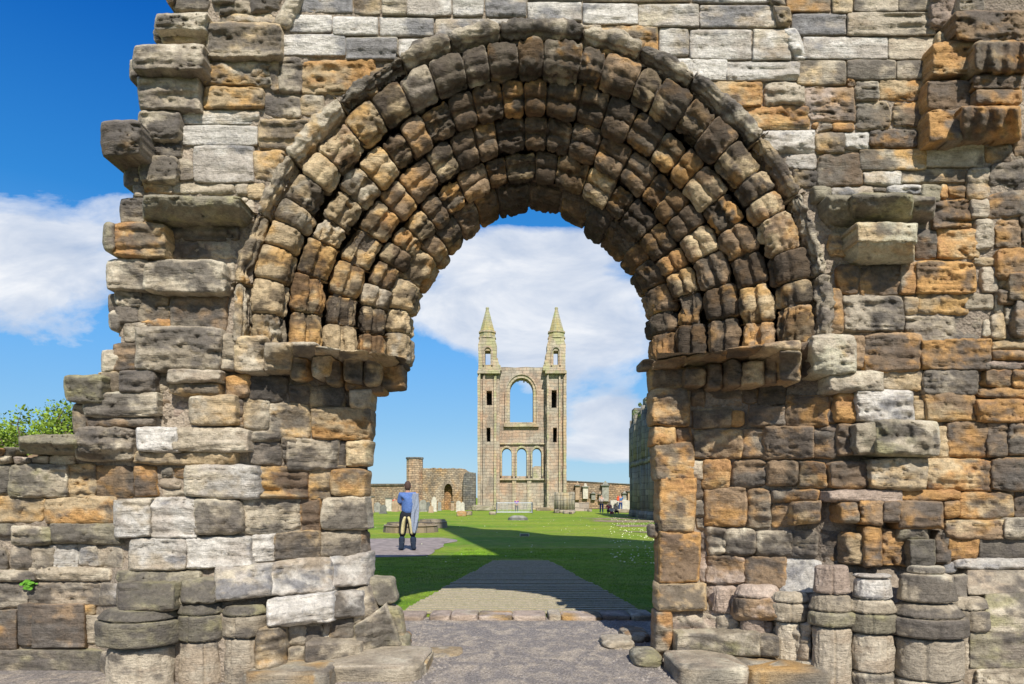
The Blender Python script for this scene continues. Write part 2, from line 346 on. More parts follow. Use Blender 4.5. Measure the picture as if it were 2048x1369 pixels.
# ------------------------------------------------------------------ the ruined west front with its doorway
gate = thing('ruined_gateway', 'massive weathered sandstone wall pierced by a deep round arched doorway, filling the foreground', 'ruin', (0.16, 6.0, 0))
LEFT_UP = '''335 -8 349 10 k 4;345 -12 422 24 g;424 -10 470 8 m;440 4 502 30 g;500 -14 562 25 d;312 25 413 62 g 12 l;435 26 554 48 c s4;309 57 328 86 g;324 61 416 87 g;414 44 562 118 g 7 l
266 86 410 146 gd 20 l;258 122 279 162 d;407 120 541 171 bg 2;276 152 399 222 gd 8 l;379 148 404 170 g;405 172 528 222 b 3;538 118 561 184 b
274 222 362 279 g 6 l;344 259 364 284 b;365 222 521 250 w h l;363 251 516 292 w h;203 244 283 314 dk 26;278 280 363 316 g;279 315 356 367 g 5;354 316 387 362 g;388 293 510 366 w h
249 310 284 373 d;265 318 283 367 b;266 368 289 394 c;286 364 344 385 c;340 364 473 391 g;470 368 498 393 c;495 366 529 397 b
525 192 602 236 dg;600 190 648 232 g;520 237 620 297 b;505 302 569 363 b;558 116 601 185 dg;604 119 754 191 bo 0 c
480 394 512 448 c;240 394 290 449 g;203 447 234 501 m 15;224 447 331 516 bo 14 l;332 449 481 484 kd -1 c;334 486 480 523 p -1 c
213 518 302 581 dg 8;288 522 450 584 g 12;448 526 472 582 g;230 580 282 612 g 3;219 588 242 624 d;274 582 341 646 bd;342 590 455 663 d;233 612 278 650 d;216 620 242 662 g;249 645 291 686 d;280 642 340 657 o
271 656 441 740 g 14 l;437 668 474 740 g 8;204 700 240 746 g;224 686 278 743 n'''
LEFT_LOW = '''130 752 204 807 m 14;194 742 243 789 b;239 739 313 786 d 8;300 747 338 787 g;336 740 441 765 c 15 l;336 766 440 789 b 10;452 752 496 796 o 4
147 808 178 871 g 5;169 786 317 833 g 10 l;175 832 312 855 d 4;317 797 346 853 k -3;346 800 379 853 p -3;378 790 472 853 bg 12;464 797 487 859 d
151 855 269 923 d 10 l;271 855 358 904 w 11;340 854 496 902 g 12 l;269 902 472 931 b 5 l;133 930 194 994 b;192 930 268 994 n;265 930 316 994 on
321 939 345 957 g;345 938 374 956 o;320 958 363 976 c;324 977 371 991 c;371 930 518 997 wg 10;227 998 303 1076 w 9;300 997 397 1076 w 6 l;387 997 483 1070 dg 8
495 752 577 803 k -1;576 768 620 808 b;618 772 692 814 b;698 777 745 818 c 10;486 797 540 861 g;538 805 620 878 gb;622 813 740 881 bo 6;499 862 563 883 g 3;499 884 563 931 d;564 874 598 926 b;574 880 677 939 d 5 l;674 882 694 931 d;693 880 739 933 b 6
514 932 617 996 bo 2 l;618 932 692 997 b;662 937 733 992 bo 8;479 997 602 1067 g 0 s2;600 997 643 1067 o;643 992 736 1062 g 9 s-3;256 1077 374 1143 w 6;371 1075 502 1137 w 5 l;501 1068 550 1124 w;548 1064 642 1122 b 4 s-4;641 1060 720 1116 g 6;716 1064 733 1112 n 3
235 1142 402 1167 m 4;199 1168 240 1213 dw 2;235 1164 352 1224 md 18 l;349 1164 366 1212 m 4;360 1160 434 1206 m 12;430 1136 547 1202 w 12 s-8 l;543 1124 668 1192 w 12 s-8 l;658 1110 737 1178 w 10 s-4;535 1198 668 1258 w 12 s-16 l;658 1186 729 1238 dw 8 s-6
576 1250 611 1294 c;607 1247 649 1287 c;646 1240 666 1281 c;661 1236 711 1280 g;576 1294 612 1331 g 6'''
PLINTH_L = '''200 1302 240 1392 c 4;509 1258 578 1382 c 8 r;576 1332 640 1392 g 4;610 1285 725 1331 g 22 h;640 1334 720 1392 c 6'''
REVEAL_L = '''714 1172 762 1240 m 5;728 1155 792 1210 mo 2;712 1236 768 1330 m 6;758 1208 802 1300 m 3;786 1268 814 1302 m 4'''
TOP = '''592 -22 707 28 w h;706 -22 761 30 g h;763 -22 813 30 g h;813 -22 904 33 w h;905 -22 969 33 w h;970 -22 1054 36 w h;576 29 665 67 w h;666 34 757 71 w h;759 34 868 75 w h;870 36 976 77 w h;976 38 1052 52 w h;559 69 691 113 w h;691 74 795 121 w h;797 78 872 120 w h
1056 -22 1166 1 w h;1168 -22 1382 5 c h;1384 -22 1545 7 w h;1055 3 1163 44 w h;1165 6 1276 50 w h;1277 8 1399 55 w h;1400 10 1556 57 w h;1106 47 1202 64 c;1200 50 1318 112 ob l;1318 56 1378 113 w h;1379 60 1504 120 w h;1505 58 1584 121 w h;1334 118 1455 162 w h;1454 123 1602 163 w h l;1418 164 1528 213 bo l;1530 165 1607 215 c l;1476 214 1618 259 bo l;1524 261 1630 306 w;1568 308 1637 340 w;1584 340 1637 376 b'''
RIGHT_UP = '''1572 -22 1662 26 d h;1664 -22 1706 27 g h;1707 -22 1797 25 c h;1796 -22 1890 23 g h;1584 27 1694 72 w h;1693 24 1873 73 c h l;1605 73 1776 121 w h;1776 73 1870 120 c h;1593 121 1692 171 gb h;1694 121 1792 160 g h;1792 121 1864 161 c h;1608 172 1708 243 np;1691 159 1709 173 o;1709 160 1758 202 g;1757 160 1854 203 ob;1712 203 1780 260 g;1782 203 1852 256 ob
1624 246 1637 262 o;1638 248 1666 263 c;1666 246 1707 264 o;1630 264 1692 308 b;1691 264 1741 301 w;1739 259 1836 300 o;1836 268 1864 301 g;1636 306 1724 374 ng;1718 298 1852 342 g h;1849 288 1968 336 cg h;1725 342 1802 372 w;1799 338 1932 368 g h;1931 337 1982 398 c
1624 374 1662 404 m 3;1662 372 1744 394 w 3;1744 374 1772 388 c;1773 370 1848 392 w 2;1845 372 1882 404 m 5;1880 370 1897 396 o;1894 370 1930 399 n;1862 399 1942 457 on 2 l;1830 458 1873 520 o;1872 455 1956 517 ob 2;1833 522 1952 587 o 3 l;1836 586 1938 630 b;1810 629 1966 690 gd l;1962 640 1985 676 g
1652 404 1674 458 g;1656 468 1704 514 b;1673 530 1720 590 ok;1716 528 1802 591 k -2;1800 527 1834 590 o;1684 591 1808 665 cd 3 c;1808 594 1838 630 b;1727 667 1844 744 o 3 l;1843 678 1982 740 on 3 l;1984 680 2062 700 b 4;1984 700 2062 722 o 4;1970 722 2062 740 p 3
1941 396 1978 438 c 2;1950 438 1990 500 c 2;1948 513 1992 532 b;1960 533 1994 587 c;1930 586 1988 622 g;1988 590 2012 640 g;1978 628 2012 680 g 2;1970 290 2026 334 d;2024 264 2064 318 n;1976 330 2052 392 d 0 s-12;1976 392 2064 442 d 0 s-12;1990 440 2042 500 k;2040 430 2064 494 k;1994 498 2054 558 n 6;1990 556 2022 582 b;2018 545 2064 602 o 8;1998 580 2028 608 n 4;2008 610 2032 652 g;2030 600 2064 672 n 8'''
RIGHT_LOW = '''1657 744 1768 786 gc 13;1764 739 1844 784 b;1848 741 1958 790 cd 3;1970 739 2024 777 ob 6;2024 738 2064 777 on 6;1953 776 2064 798 n 5;1953 797 2064 844 o 8;1640 784 1672 850 n;1669 785 1714 846 o 7;1715 781 1828 844 w 12 l;1826 792 1852 842 b;1849 787 1952 842 nb 3
1640 853 1678 908 n 2;1675 851 1713 910 n 9 c;1711 844 1757 908 m 18;1750 839 1880 912 mg 24 c;1862 854 1897 917 b 4;1895 846 1980 917 on 3;1974 846 2018 913 n 5;2014 844 2064 908 n 6;1661 924 1740 978 n 7;1738 917 1854 980 g 14 l;1850 919 1982 982 o 4 l;1980 917 2064 982 n 7
1654 981 1803 1006 p 13;1798 979 1922 1005 o 8;1678 1003 1722 1046 o 16;1720 1002 1767 1050 n 16;1763 1002 1801 1048 n 16;1797 1003 1888 1058 n 16;1884 1003 1920 1038 o 8;1918 984 2028 1038 ob 3;2026 981 2064 1038 k;1888 1038 2008 1078 nb 7;2005 1039 2064 1077 g 7
1640 1058 1690 1127 k -3;1686 1066 1730 1127 nb 9 c;1726 1054 1763 1132 o 10 r;1762 1058 1814 1132 on 6 c;1795 1052 1856 1079 m 12;1818 1079 1870 1136 m 15;1870 1058 1902 1130 n 5;1896 1072 1957 1122 o 5;1956 1075 2064 1120 d 4 h;1912 1118 2064 1139 w 10;1884 1127 1916 1146 w 4'''
PIER_R = '''1302 734 1372 779 bn 4;1304 776 1380 852 bo 7;1307 853 1352 891 ob 7;1350 852 1384 887 o 4;1309 886 1388 958 ob 6;1364 924 1407 960 c 5;1317 957 1391 1062 ob 9;1317 1066 1400 1166 o 9;1319 1168 1414 1224 b 8;1311 1224 1344 1307 o 6;1338 1226 1434 1264 p 0;1300 1050 1320 1075 d;1388 958 1406 1002 n;1388 1002 1410 1034 g;1394 1032 1420 1062 c;1398 1064 1414 1164 p'''
SPLAY_R = '''1384 776 1410 816 n;1408 774 1486 819 k -3;1386 817 1466 856 bn 2;1464 819 1491 854 o 2;1488 773 1518 808 k -2;1495 809 1570 854 d;1518 768 1572 811 k;1570 788 1658 854 on;1386 855 1484 918 nb 3;1483 859 1537 920 n;1528 854 1626 918 n 5;1626 856 1682 918 n;1406 919 1462 978 ob 2;1466 919 1534 974 dn 3;1530 921 1597 972 n 5;1596 924 1652 975 ob 2
1408 977 1492 1052 on 4;1493 977 1544 1054 n;1543 979 1640 1004 o 3;1543 1004 1588 1054 n;1584 1000 1642 1050 nb 7;1413 1055 1454 1110 g 3;1450 1055 1514 1112 gd 4;1513 1061 1584 1114 d 2;1576 1061 1634 1117 d;1413 1111 1492 1168 np 2;1490 1114 1574 1178 n 2;1558 1119 1642 1187 w;1418 1174 1470 1230 p;1470 1174 1562 1240 np 12 f
1430 1230 1480 1268 c;1478 1240 1512 1270 p;1510 1240 1546 1276 p;1353 1266 1522 1314 gm 24 h;1516 1274 1560 1314 g 18 h;1350 1316 1440 1390 g 4;1438 1314 1560 1390 c 2;1548 1248 1602 1326 c 4;1598 1248 1624 1326 c 4;1545 1322 1700 1396 g 6'''
PLINTH_R = '''1908 1150 1938 1198 c 8
1934 1139 2064 1190 c 8 h;1968 1188 2064 1266 gm 9 h;1938 1264 2064 1340 m 10 h;1948 1338 2064 1396 g 14'''
SPRING_R = '''1916 -18 1968 29 g 16;1912 22 2062 86 n 24 c;1866 86 1966 156 o 18 s-8;1948 80 2062 146 o 30 u;1853 164 1944 226 on 14 s-4;1948 150 2042 180 n 24;1948 180 2042 209 on 24;1853 220 1928 284 o 18 s-4;1920 209 2042 284 on 34 ut;1862 -20 1916 60 p 6'''
def quad(*a): return (((a[0], a[1]), (a[2], a[3]), (a[4], a[5]), (a[6], a[7])), a[8], (a[9] if len(a) > 9 else 0)/100, a[10] if len(a) > 10 else '')
stones('wall_masonry', parse(LEFT_UP), gate)
stones('wall_masonry', parse(TOP), gate)
stones('wall_masonry', parse(RIGHT_UP), gate)
stones('jamb_masonry', parse(LEFT_LOW)+parse(PLINTH_L), gate)
stones('jamb_masonry', parse(RIGHT_LOW)+parse(PLINTH_R), gate)
stones('jamb_masonry', parse(SPLAY_R), gate)
stones('jamb_pier', parse(PIER_R), gate)
stones('reveal_stone', [quad(708, 1178, 742, 1165, 762, 1236, 706, 1250, 'g', 3), quad(730, 1156, 782, 1158, 792, 1206, 758, 1216, 'm', 2), quad(706, 1250, 772, 1206, 804, 1300, 712, 1326, 'mg', 8), quad(768, 1206, 800, 1222, 808, 1288, 796, 1300, 'mb', 0), quad(786, 1270, 814, 1272, 818, 1302, 790, 1304, 'm', 4)], gate)
def column_base(pxc, bands, out, par, seed=0):
    """engaged half round base built of stacked drums; bands: (top, bottom, half width top, half width bottom, code)"""
    VS, QS, S_, C_, RM_ = [], [], [], [], []; nv = 0; Yc = float(D(pxc, 1300))-out
    for (t0, t1, w0, w1, cd) in bands:
        SID[0] += 1; sid = SID[0]; nz, na = max(10, int((t1-t0)/2.6)), 64
        f = np.linspace(0, 1, nz); a = np.linspace(-1.75, 1.75, na); A, Fv = np.meshgrid(a, f)
        rw = (w0+(w1-w0)*Fv**.8)/F*Yc; e = np.minimum(Fv, 1-Fv)*(t1-t0); q = np.clip(e/6, 0, 1); rd = np.sqrt(np.clip(1-(1-q)**2, 0, 1))
        zb = Z(t1, Yc-w1/F*Yc*.8); zt = Z(t0, Yc-w0/F*Yc*.8); zz = zt+(zb-zt)*Fv
        r = rw*(1-.10*(1-rd))-.016*(1-rd)+.016*fbm(A*2.2+sid, zz*7, sid, 4, .55)+.006*fbm(A*9, zz*22, sid, 3)-.022*np.exp(-((A-(-.5+1.1*((sid*37) % 10)/10))/.045)**2)*(nz > 12)
        x = X(pxc, Yc)+r*np.sin(A); y = Yc-r*np.cos(A)*.92
        v = np.stack([x, y, zz], -1).reshape(-1, 3); idx = np.arange(nz*na).reshape(nz, na)
        Q = np.stack([idx[:-1, :-1], idx[1:, :-1], idx[1:, 1:], idx[:-1, 1:]], -1).reshape(-1, 4)
        inn = []
        for row in (0, -1):
            rr2 = v.reshape(nz, na, 3)[row].copy(); c2 = rr2.copy(); c2[:, 0] = X(pxc, Yc)+(rr2[:, 0]-X(pxc, Yc))*.3; c2[:, 1] = Yc+(rr2[:, 1]-Yc)*.3
            ii = nv+idx[row]; jj = nv+nz*na+len(inn)*na+np.arange(na); QS.append(np.stack([ii[:-1], ii[1:], jj[1:], jj[:-1]], -1)); inn.append(c2)
        VS += [v]+inn; QS.append(Q+nv); n = nz*na+2*na; S_.append(np.full(n, sid)); C_.append(np.full(n, PK.index(cd))); RM_ += [q.reshape(-1), np.full(2*na, .3)]; nv += n
    V = np.concatenate(VS); mesh_np('column_base', V, np.concatenate(QS), STONE, par, colourise(V, np.concatenate(S_), np.concatenate(C_), np.concatenate(RM_)))
for a in [(1662, [(1132, 1190, 30, 35, 'p'), (1191, 1226, 32, 43, 'g'), (1227, 1257, 45, 44, 'm'), (1258, 1400, 36, 38, 'c')], .02), (1743, [(1150, 1158, 34, 38, 'w'), (1159, 1200, 34, 38, 'w'), (1201, 1230, 35, 46, 'g'), (1231, 1270, 47, 47, 'm'), (1271, 1348, 40, 41, 'c'), (1349, 1402, 41, 41, 'g')], .06),
          (1852, [(1134, 1150, 34, 37, 'g'), (1151, 1208, 47, 56, 'g'), (1209, 1240, 48, 72, 'g'), (1241, 1281, 75, 74, 'd'), (1282, 1366, 64, 65, 'c'), (1367, 1405, 66, 66, 'g')], .10), (1932, [(1196, 1222, 30, 44, 'g'), (1223, 1266, 45, 45, 'g'), (1267, 1400, 34, 34, 'c')], .0),
          (1580, [(1186, 1208, 28, 37, 'g'), (1209, 1246, 38, 38, 'g'), (1247, 1325, 27, 28, 'c')], .0), (1514, [(1172, 1198, 34, 45, 'p'), (1199, 1238, 46, 45, 'n'), (1239, 1272, 34, 34, 'p')], -.02), (1450, [(1174, 1228, 22, 24, 'p')], -.04)]:
    column_base(a[0], a[1], a[2], gate)
for a in [(284, [(1222, 1246, 60, 82, 'm'), (1247, 1300, 84, 82, 'm'), (1301, 1400, 62, 64, 'c')], .02), (405, [(1208, 1232, 36, 48, 'm'), (1233, 1286, 48, 46, 'm'), (1287, 1400, 42, 42, 'c')], -.04), (490, [(1212, 1234, 34, 45, 'm'), (1235, 1278, 45, 44, 'g'), (1279, 1392, 38, 38, 'c')], -.06)]:
    column_base(a[0], a[1], a[2], gate)
stones('vault_springer', parse(SPRING_R), gate)
for q_ in [quad(575, -10, 606, -10, 578, 55, 548, 50, 'g', 5), quad(1536, -10, 1560, -10, 1572, 12, 1546, 14, 'g', 2), quad(1548, 12, 1576, 12, 1584, 46, 1556, 50, 'g', 4), quad(1566, 56, 1592, 56, 1614, 118, 1588, 120, 'w', 4), quad(1874, 62, 1912, 62, 1906, 104, 1870, 106, 'g', 4)]: stones('vault_rib', [q_], gate)
# imposts and capitals at the springing
imp = stones('impost', parse('''583 686 634 710 g 12 l s3;630 690 684 714 gb 15 l s6;680 697 738 722 gb 13 l s7;734 704 792 728 b 16 l s8;786 716 812 738 k 9 l'''), gate)
stones('foliage_carving', parse('''582 716 616 758 b 14 ;624 712 662 754 b 22 ;650 722 684 766 b 14 ;688 718 724 764 b 22 ;726 722 766 770 b 20 ;762 728 806 776 kn 14 ;690 760 768 783 b 8 s6;560 728 582 752 k 2'''), imp)
imp = stones('impost', [quad(1300, 725, 1372, 712, 1374, 734, 1304, 742, 'n', 10, 'l'), quad(1370, 712, 1452, 699, 1452, 720, 1372, 734, 'nb', 15, 'l'), quad(1448, 699, 1528, 689, 1530, 710, 1450, 720, 'n', 12, 'l'), quad(1526, 689, 1600, 680, 1604, 704, 1528, 712, 'nb', 17, 'l'), quad(1280, 724, 1310, 722, 1310, 734, 1284, 738, 'd', 8)], gate)
stones('foliage_carving', parse('''1368 736 1412 776 nb 17 ;1414 730 1446 778 n 15 ;1452 724 1486 776 n 20 ;1484 722 1526 770 nb 22 ;1528 716 1556 766 n 16 ;1556 700 1602 764 nb 24 ;1600 682 1642 752 n 6'''), imp)
stones('springer', parse('''470 670 532 748 gb 12 c;528 684 586 742 gb 16 c;578 704 600 722 g 10'''), gate)
stones('springer', parse('''1622 668 1714 752 y 16;1700 676 1732 736 n 6;1648 576 1686 668 n 4'''), gate)
cap = stones('corbel', parse('''284 390 484 446 m 34 t'''), gate)
cap = stones('corbel', parse('''1654 392 1712 446 m 20 t;1704 388 1824 440 m 34 t;1816 392 1870 438 m 22 t'''), gate)
stones('corbel_block', parse('''1710 444 1834 488 yb 30 ;1712 480 1828 522 yb 28 t'''), cap)

# --- the arch: hood mould and five receding orders, voussoir by voussoir
def arc_path(u, r, zc, cx, z0):
    """u in metres from the left foot along the reference radius rr"""
    return None
def order(name, R0, R1, Yf, Yb, zc, cx, n, prof, codes, z0=2.6, amp=1.0, seed=0, jit=.012, gap=1.0, grooves=(.50, .74), point=.05):
    rs = random.Random(seed); st = zc-z0; Rm = (R0+R1)/2; tot = 2*st+math.pi*Rm
    cuts = [0.0]
    while cuts[-1] < tot-.6*tot/n: cuts.append(cuts[-1]+tot/n*rs.uniform(.72, 1.28))
    cuts = [c*tot/cuts[-1] for c in cuts]
    # profile sampled by length
    P = np.array([(R0+(R1-R0)*a, Yf+(Yb-Yf)*b) for a, b in prof]); seg = np.hypot(*(np.diff(P, axis=0).T)); cl = np.concatenate([[0], np.cumsum(seg)])
    m = 60; tt = np.linspace(0, cl[-1], m); pr = np.interp(tt, cl, P[:, 0]); py = np.interp(tt, cl, P[:, 1])
    k = np.array([.25, .5, .25])
    for _ in range(1):
        pr[1:-1] = np.convolve(pr, k, 'valid'); py[1:-1] = np.convolve(py, k, 'valid')
    tr = np.gradient(pr); tY = np.gradient(py); ln = np.hypot(tr, tY); nr = tY/ln; nY = -tr/ln   # outward normal (towards viewer / centre)
    if (nY[m//4] > 0): nr, nY = -nr, -nY
    VS, QS, S_, C_, RM_, D_, W_, K_ = [], [], [], [], [], [], [], []; nv = 0
    for i in range(len(cuts)-1):
        SID[0] += 1; sid = SID[0]; a, b = cuts[i]+.004*gap, cuts[i+1]-.004*gap; nu = max(10, int((b-a)/.011))
        t = np.linspace(-1, 1, nu); t = .55*t+.45*np.sin(t*math.pi/2)
        U = (a+b)/2+(b-a)/2*t; Ug, T = np.meshgrid(U, tt); ta, _ = np.meshgrid(t, tt)
        RR = pr[:, None]+0*Ug; YY = py[:, None]+0*Ug
        e = (1-np.abs(ta))*(b-a)/2; R = min(.024, (b-a)*.3); q = np.clip(e/R, 0, 1); rd = np.sqrt(np.clip(1-(1-q)**2, 0, 1))
        wr = fbm(Ug*7, T*9, sid*2.1, 4, .55); fi = fbm(Ug*30, T*36, sid, 3, .6)
        sN = T/tt[-1]; grv = sum(np.exp(-((sN-c_)/.028)**2) for c_ in grooves)
        dis = (-.036*(1-rd)-.016*grv*(.6+.8*rs.random())+.026*amp*wr+.030*amp*(np.abs(fbm(Ug*10, T*11, sid*6.1, 3))-.2)+.010*fi-.022*np.exp(-(fbm(Ug*4+sid, T*16, sid*2.9, 3)/.04)**2)*ss(-.2, .3, fbm(Ug*6, T*6, sid, 2))+rs.uniform(-jit, jit)+.012*rd*(1-ta**2))
        if rs.random() < .22: dis = dis-.050*amp*ss(.0, .6, fbm(Ug*5+3, T*6, sid*4.4, 2))          # broken, weathered-back stones
        if rs.random() < .26: dis = dis-.032*ss(.15, .5, np.abs(fbm(Ug*15, T*15, sid*3.3, 2)))*rd     # pitted carving
        RR = RR+nr[:, None]*dis; YY = YY+nY[:, None]*dis
        Uw = Ug+fbm(Ug*9+sid, T*9, 3.3, 2)*.006
        al = np.clip((Uw-st)/Rm, 0, math.pi); lo = np.clip(st-Uw, 0, None)+np.clip(Uw-(st+math.pi*Rm), 0, None)
        RR = RR*(1-point*np.sin(2*al)**2); Xw = cx-RR*np.cos(al); Zw = zc+RR*np.sin(al)-lo
        v = np.stack([Xw, YY, Zw], -1).reshape(-1, 3)
        idx = np.arange(m*nu).reshape(m, nu); Qf = np.stack([idx[:-1, :-1], idx[:-1, 1:], idx[1:, 1:], idx[1:, :-1]], -1).reshape(-1, 4)
        ends = []
        for col in (0, -1):      # close the joint faces inwards
            ev = v.reshape(m, nu, 3)[:, col].copy(); base = nv+m*nu+len(ends)*m
            cen = np.stack([Xw[:, col]-(-nr*np.cos(al[:, col]))*.09, YY[:, col]-nY*.09, Zw[:, col]-(nr*np.sin(al[:, col]))*.09], -1)
            ends.append(cen); ii = nv+idx[:, col]; jj = base+np.arange(m)
            QS.append(np.stack([ii[:-1], ii[1:], jj[1:], jj[:-1]], -1))
        VS += [v]+ends; QS.append(Qf+nv); n_v = m*nu+2*m
        mid = (a+b)/2/tot; cd = codes(mid, rs); kk = [PK.index(c) for c in cd]
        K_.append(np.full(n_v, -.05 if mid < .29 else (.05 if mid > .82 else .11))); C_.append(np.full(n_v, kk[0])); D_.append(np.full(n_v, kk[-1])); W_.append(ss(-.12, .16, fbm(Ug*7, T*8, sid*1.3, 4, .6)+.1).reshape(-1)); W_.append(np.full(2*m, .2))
        RM_ += [q.reshape(-1), np.full(2*m, .2)]; S_.append(np.full(n_v, sid)); nv += n_v
    V = np.concatenate(VS); col = colourise(V, np.concatenate(S_), np.concatenate(C_), np.concatenate(RM_), np.concatenate(D_), np.concatenate(W_), 0.0 if name == 'hood_mould' else np.concatenate(K_))
    o = mesh_np(name, V, np.concatenate(QS), STONE, gate, col)
    # mortar bed behind the voussoirs
    nu = 160; U = np.linspace(0, tot, nu); pr2 = pr-nr*.045; py2 = py-nY*.045
    Ug, T = np.meshgrid(U, tt); al = np.clip((Ug-st)/Rm, 0, math.pi); lo = np.clip(st-Ug, 0, None)+np.clip(Ug-(st+math.pi*Rm), 0, None)
    nzz = .01*fbm(Ug*8, T*8, 5.5, 3)
    RR = pr2[:, None]+nr[:, None]*nzz; YY = py2[:, None]+nY[:, None]*nzz
    RR = RR*(1-point*np.sin(2*al)**2); v = np.stack([cx-RR*np.cos(al), YY, zc+RR*np.sin(al)-lo], -1).reshape(-1, 3); idx = np.arange(m*nu).reshape(m, nu)
    Qf = np.stack([idx[:-1, :-1], idx[:-1, 1:], idx[1:, 1:], idx[1:, :-1]], -1).reshape(-1, 4)
    c = np.array((.12, .095, .07))*(1+.4*fbm(v[:, 0]*3, v[:, 1]*3, v[:, 2]*3, 3))[:, None]
    mesh_np('mortar_bed', v, Qf, MORTAR, o, c)
    return o
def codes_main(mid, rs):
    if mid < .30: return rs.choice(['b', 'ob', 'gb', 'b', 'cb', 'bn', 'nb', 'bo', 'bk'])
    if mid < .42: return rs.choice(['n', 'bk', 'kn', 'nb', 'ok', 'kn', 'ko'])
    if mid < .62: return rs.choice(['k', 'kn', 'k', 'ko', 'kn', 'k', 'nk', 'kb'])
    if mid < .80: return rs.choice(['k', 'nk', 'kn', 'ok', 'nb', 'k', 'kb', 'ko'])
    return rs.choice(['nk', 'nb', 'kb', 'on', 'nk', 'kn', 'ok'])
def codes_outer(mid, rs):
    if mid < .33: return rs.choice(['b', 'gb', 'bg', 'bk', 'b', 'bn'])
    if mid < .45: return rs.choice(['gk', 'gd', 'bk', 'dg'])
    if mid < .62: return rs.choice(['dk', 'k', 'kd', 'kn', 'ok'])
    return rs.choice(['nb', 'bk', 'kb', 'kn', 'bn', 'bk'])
def codes_hood(mid, rs):
    if mid < .35: return rs.choice(['b', 'c', 'cb', 'bg'])
    if mid < .7: return rs.choice(['g', 'gm', 'gd', 'g'])
    return rs.choice(['d', 'g', 'dg', 'nb'])
PR1 = [(-.04, .8), (0, .30), (.05, .06), (.16, -.10), (.42, -.16), (.66, -.10), (.84, .06), (.92, .24), (.88, .40), (.90, .52), (.98, .60), (.96, .74), (.84, .84), (.78, .95), (.78, 1.2)]
PR3 = [(-.04, .8), (0, .30), (.05, .06), (.16, -.12), (.36, -.14), (.54, -.04), (.60, .16), (.65, .20), (.72, .10), (.86, .14), (.98, .34), (1.0, .52), (.96, .66), (.84, .78), (.78, .92), (.78, 1.2)]
PRH = [(-.1, 1.6), (-.05, .5), (.12, .05), (.4, -.1), (.7, .05), (.95, .4), (.9, 1.0), (1.0, 1.8)]
PR5 = [(-.05, .45), (0, .12), (.10, .0), (.35, -.06), (.65, -.03), (.88, .10), (1.0, .28), (1.0, .42), (.90, .50), (.86, .56), (.93, .62), (1.02, .72), (1.0, .86), (.85, 1.0)]
order('hood_mould', 2.335, 2.24, 5.38, 5.50, 2.775, .16, 14, PRH, codes_hood, seed=3, amp=1.2, grooves=(.62,), point=.012)
order('arch_order', 2.215, 1.965, 5.44, 5.64, 2.78, .16, 28, PR1, codes_outer, seed=12, point=.02)
order('arch_order', 1.975, 1.73, 5.61, 5.81, 2.81, .165, 26, PR3, codes_main, seed=23, point=.035)
order('arch_order', 1.745, 1.49, 5.78, 5.98, 2.85, .17, 23, PR3, codes_main, seed=34, point=.05)
order('arch_order', 1.50, 1.27, 5.95, 6.15, 2.88, .175, 21, PR3, codes_main, seed=45, point=.065)
order('arch_order', 1.31, 1.085, 6.12, 6.50, 2.96, .177, 18, PR5, codes_main, seed=58, jit=.018, grooves=(.36, .66), point=.08)

# --- mortar and rubble backing that follows the relief of the wall
def in_poly(px, py, poly):
    r = np.zeros(px.shape, bool); n = len(poly); j = n-1
    for i in range(n):
        xi, yi = poly[i]; xj, yj = poly[j]
        c = ((yi > py) != (yj > py)) & (px < (xj-xi)*(py-yi)/(yj-yi+1e-9)+xi); r ^= c; j = i
    return r
OUT = [(352, -60), (352, 22), (322, 34), (322, 84), (284, 92), (284, 240), (286, 300), (272, 372), (262, 398), (254, 446), (240, 460), (238, 520), (232, 600), (240, 700), (218, 750), (190, 800), (166, 815), (166, 860), (120, 930), (-60, 930), (-60, 1420), (2110, 1420), (2110, -60)]
st_ = 4.0
gx, gy = np.meshgrid(np.arange(-50, 2106, st_), np.arange(-50, 1411, st_))
d_ = D(gx, gy); wxx = X(gx, d_); wzz = Z(gy, d_)
Ym = d_-.001+.034*np.clip(fbm(wxx*5, wzz*5, 1.1, 4, .6)+.1, -.3, 1)+.012*fbm(wxx*30, wzz*30, 2.2, 3)
Vm = np.stack([X(gx, Ym), Ym, Z(gy, Ym)], -1).reshape(-1, 3)
rr_ = np.hypot(gx-1065, gy-657)
ok = in_poly(gx, gy, OUT) & ~((rr_ < 566) & (gy < 705)) & ~((gx > 730) & (gx < 1312) & (gy >= 700)) & ~((gx > 470) & (gx < 1655) & (gy > 655) & (gy < 706))
idx = np.arange(gx.size).reshape(gx.shape); okq = ok[:-1, :-1] & ok[1:, :-1] & ok[1:, 1:] & ok[:-1, 1:]
Qm = np.stack([idx[:-1, :-1], idx[1:, :-1], idx[1:, 1:], idx[:-1, 1:]], -1)[okq]
cmr = np.array((.33, .27, .205))*(1+.35*fbm(Vm[:, 0]*2, Vm[:, 1]*2, Vm[:, 2]*2, 4))[:, None]
drk = ss(.0, .5, fbm(Vm[:, 0]*1.1+5, Vm[:, 1], Vm[:, 2]*1.4, 3)+.35*ss(1.0, 2.4, Vm[:, 0])*ss(3.4, 2.2, Vm[:, 2]))[:, None]*.6
cmr = cmr*(1-drk)+np.array((.12, .095, .075))*drk
mesh_np('mortar_bed', Vm, Qm, MORTAR, gate, cmr)
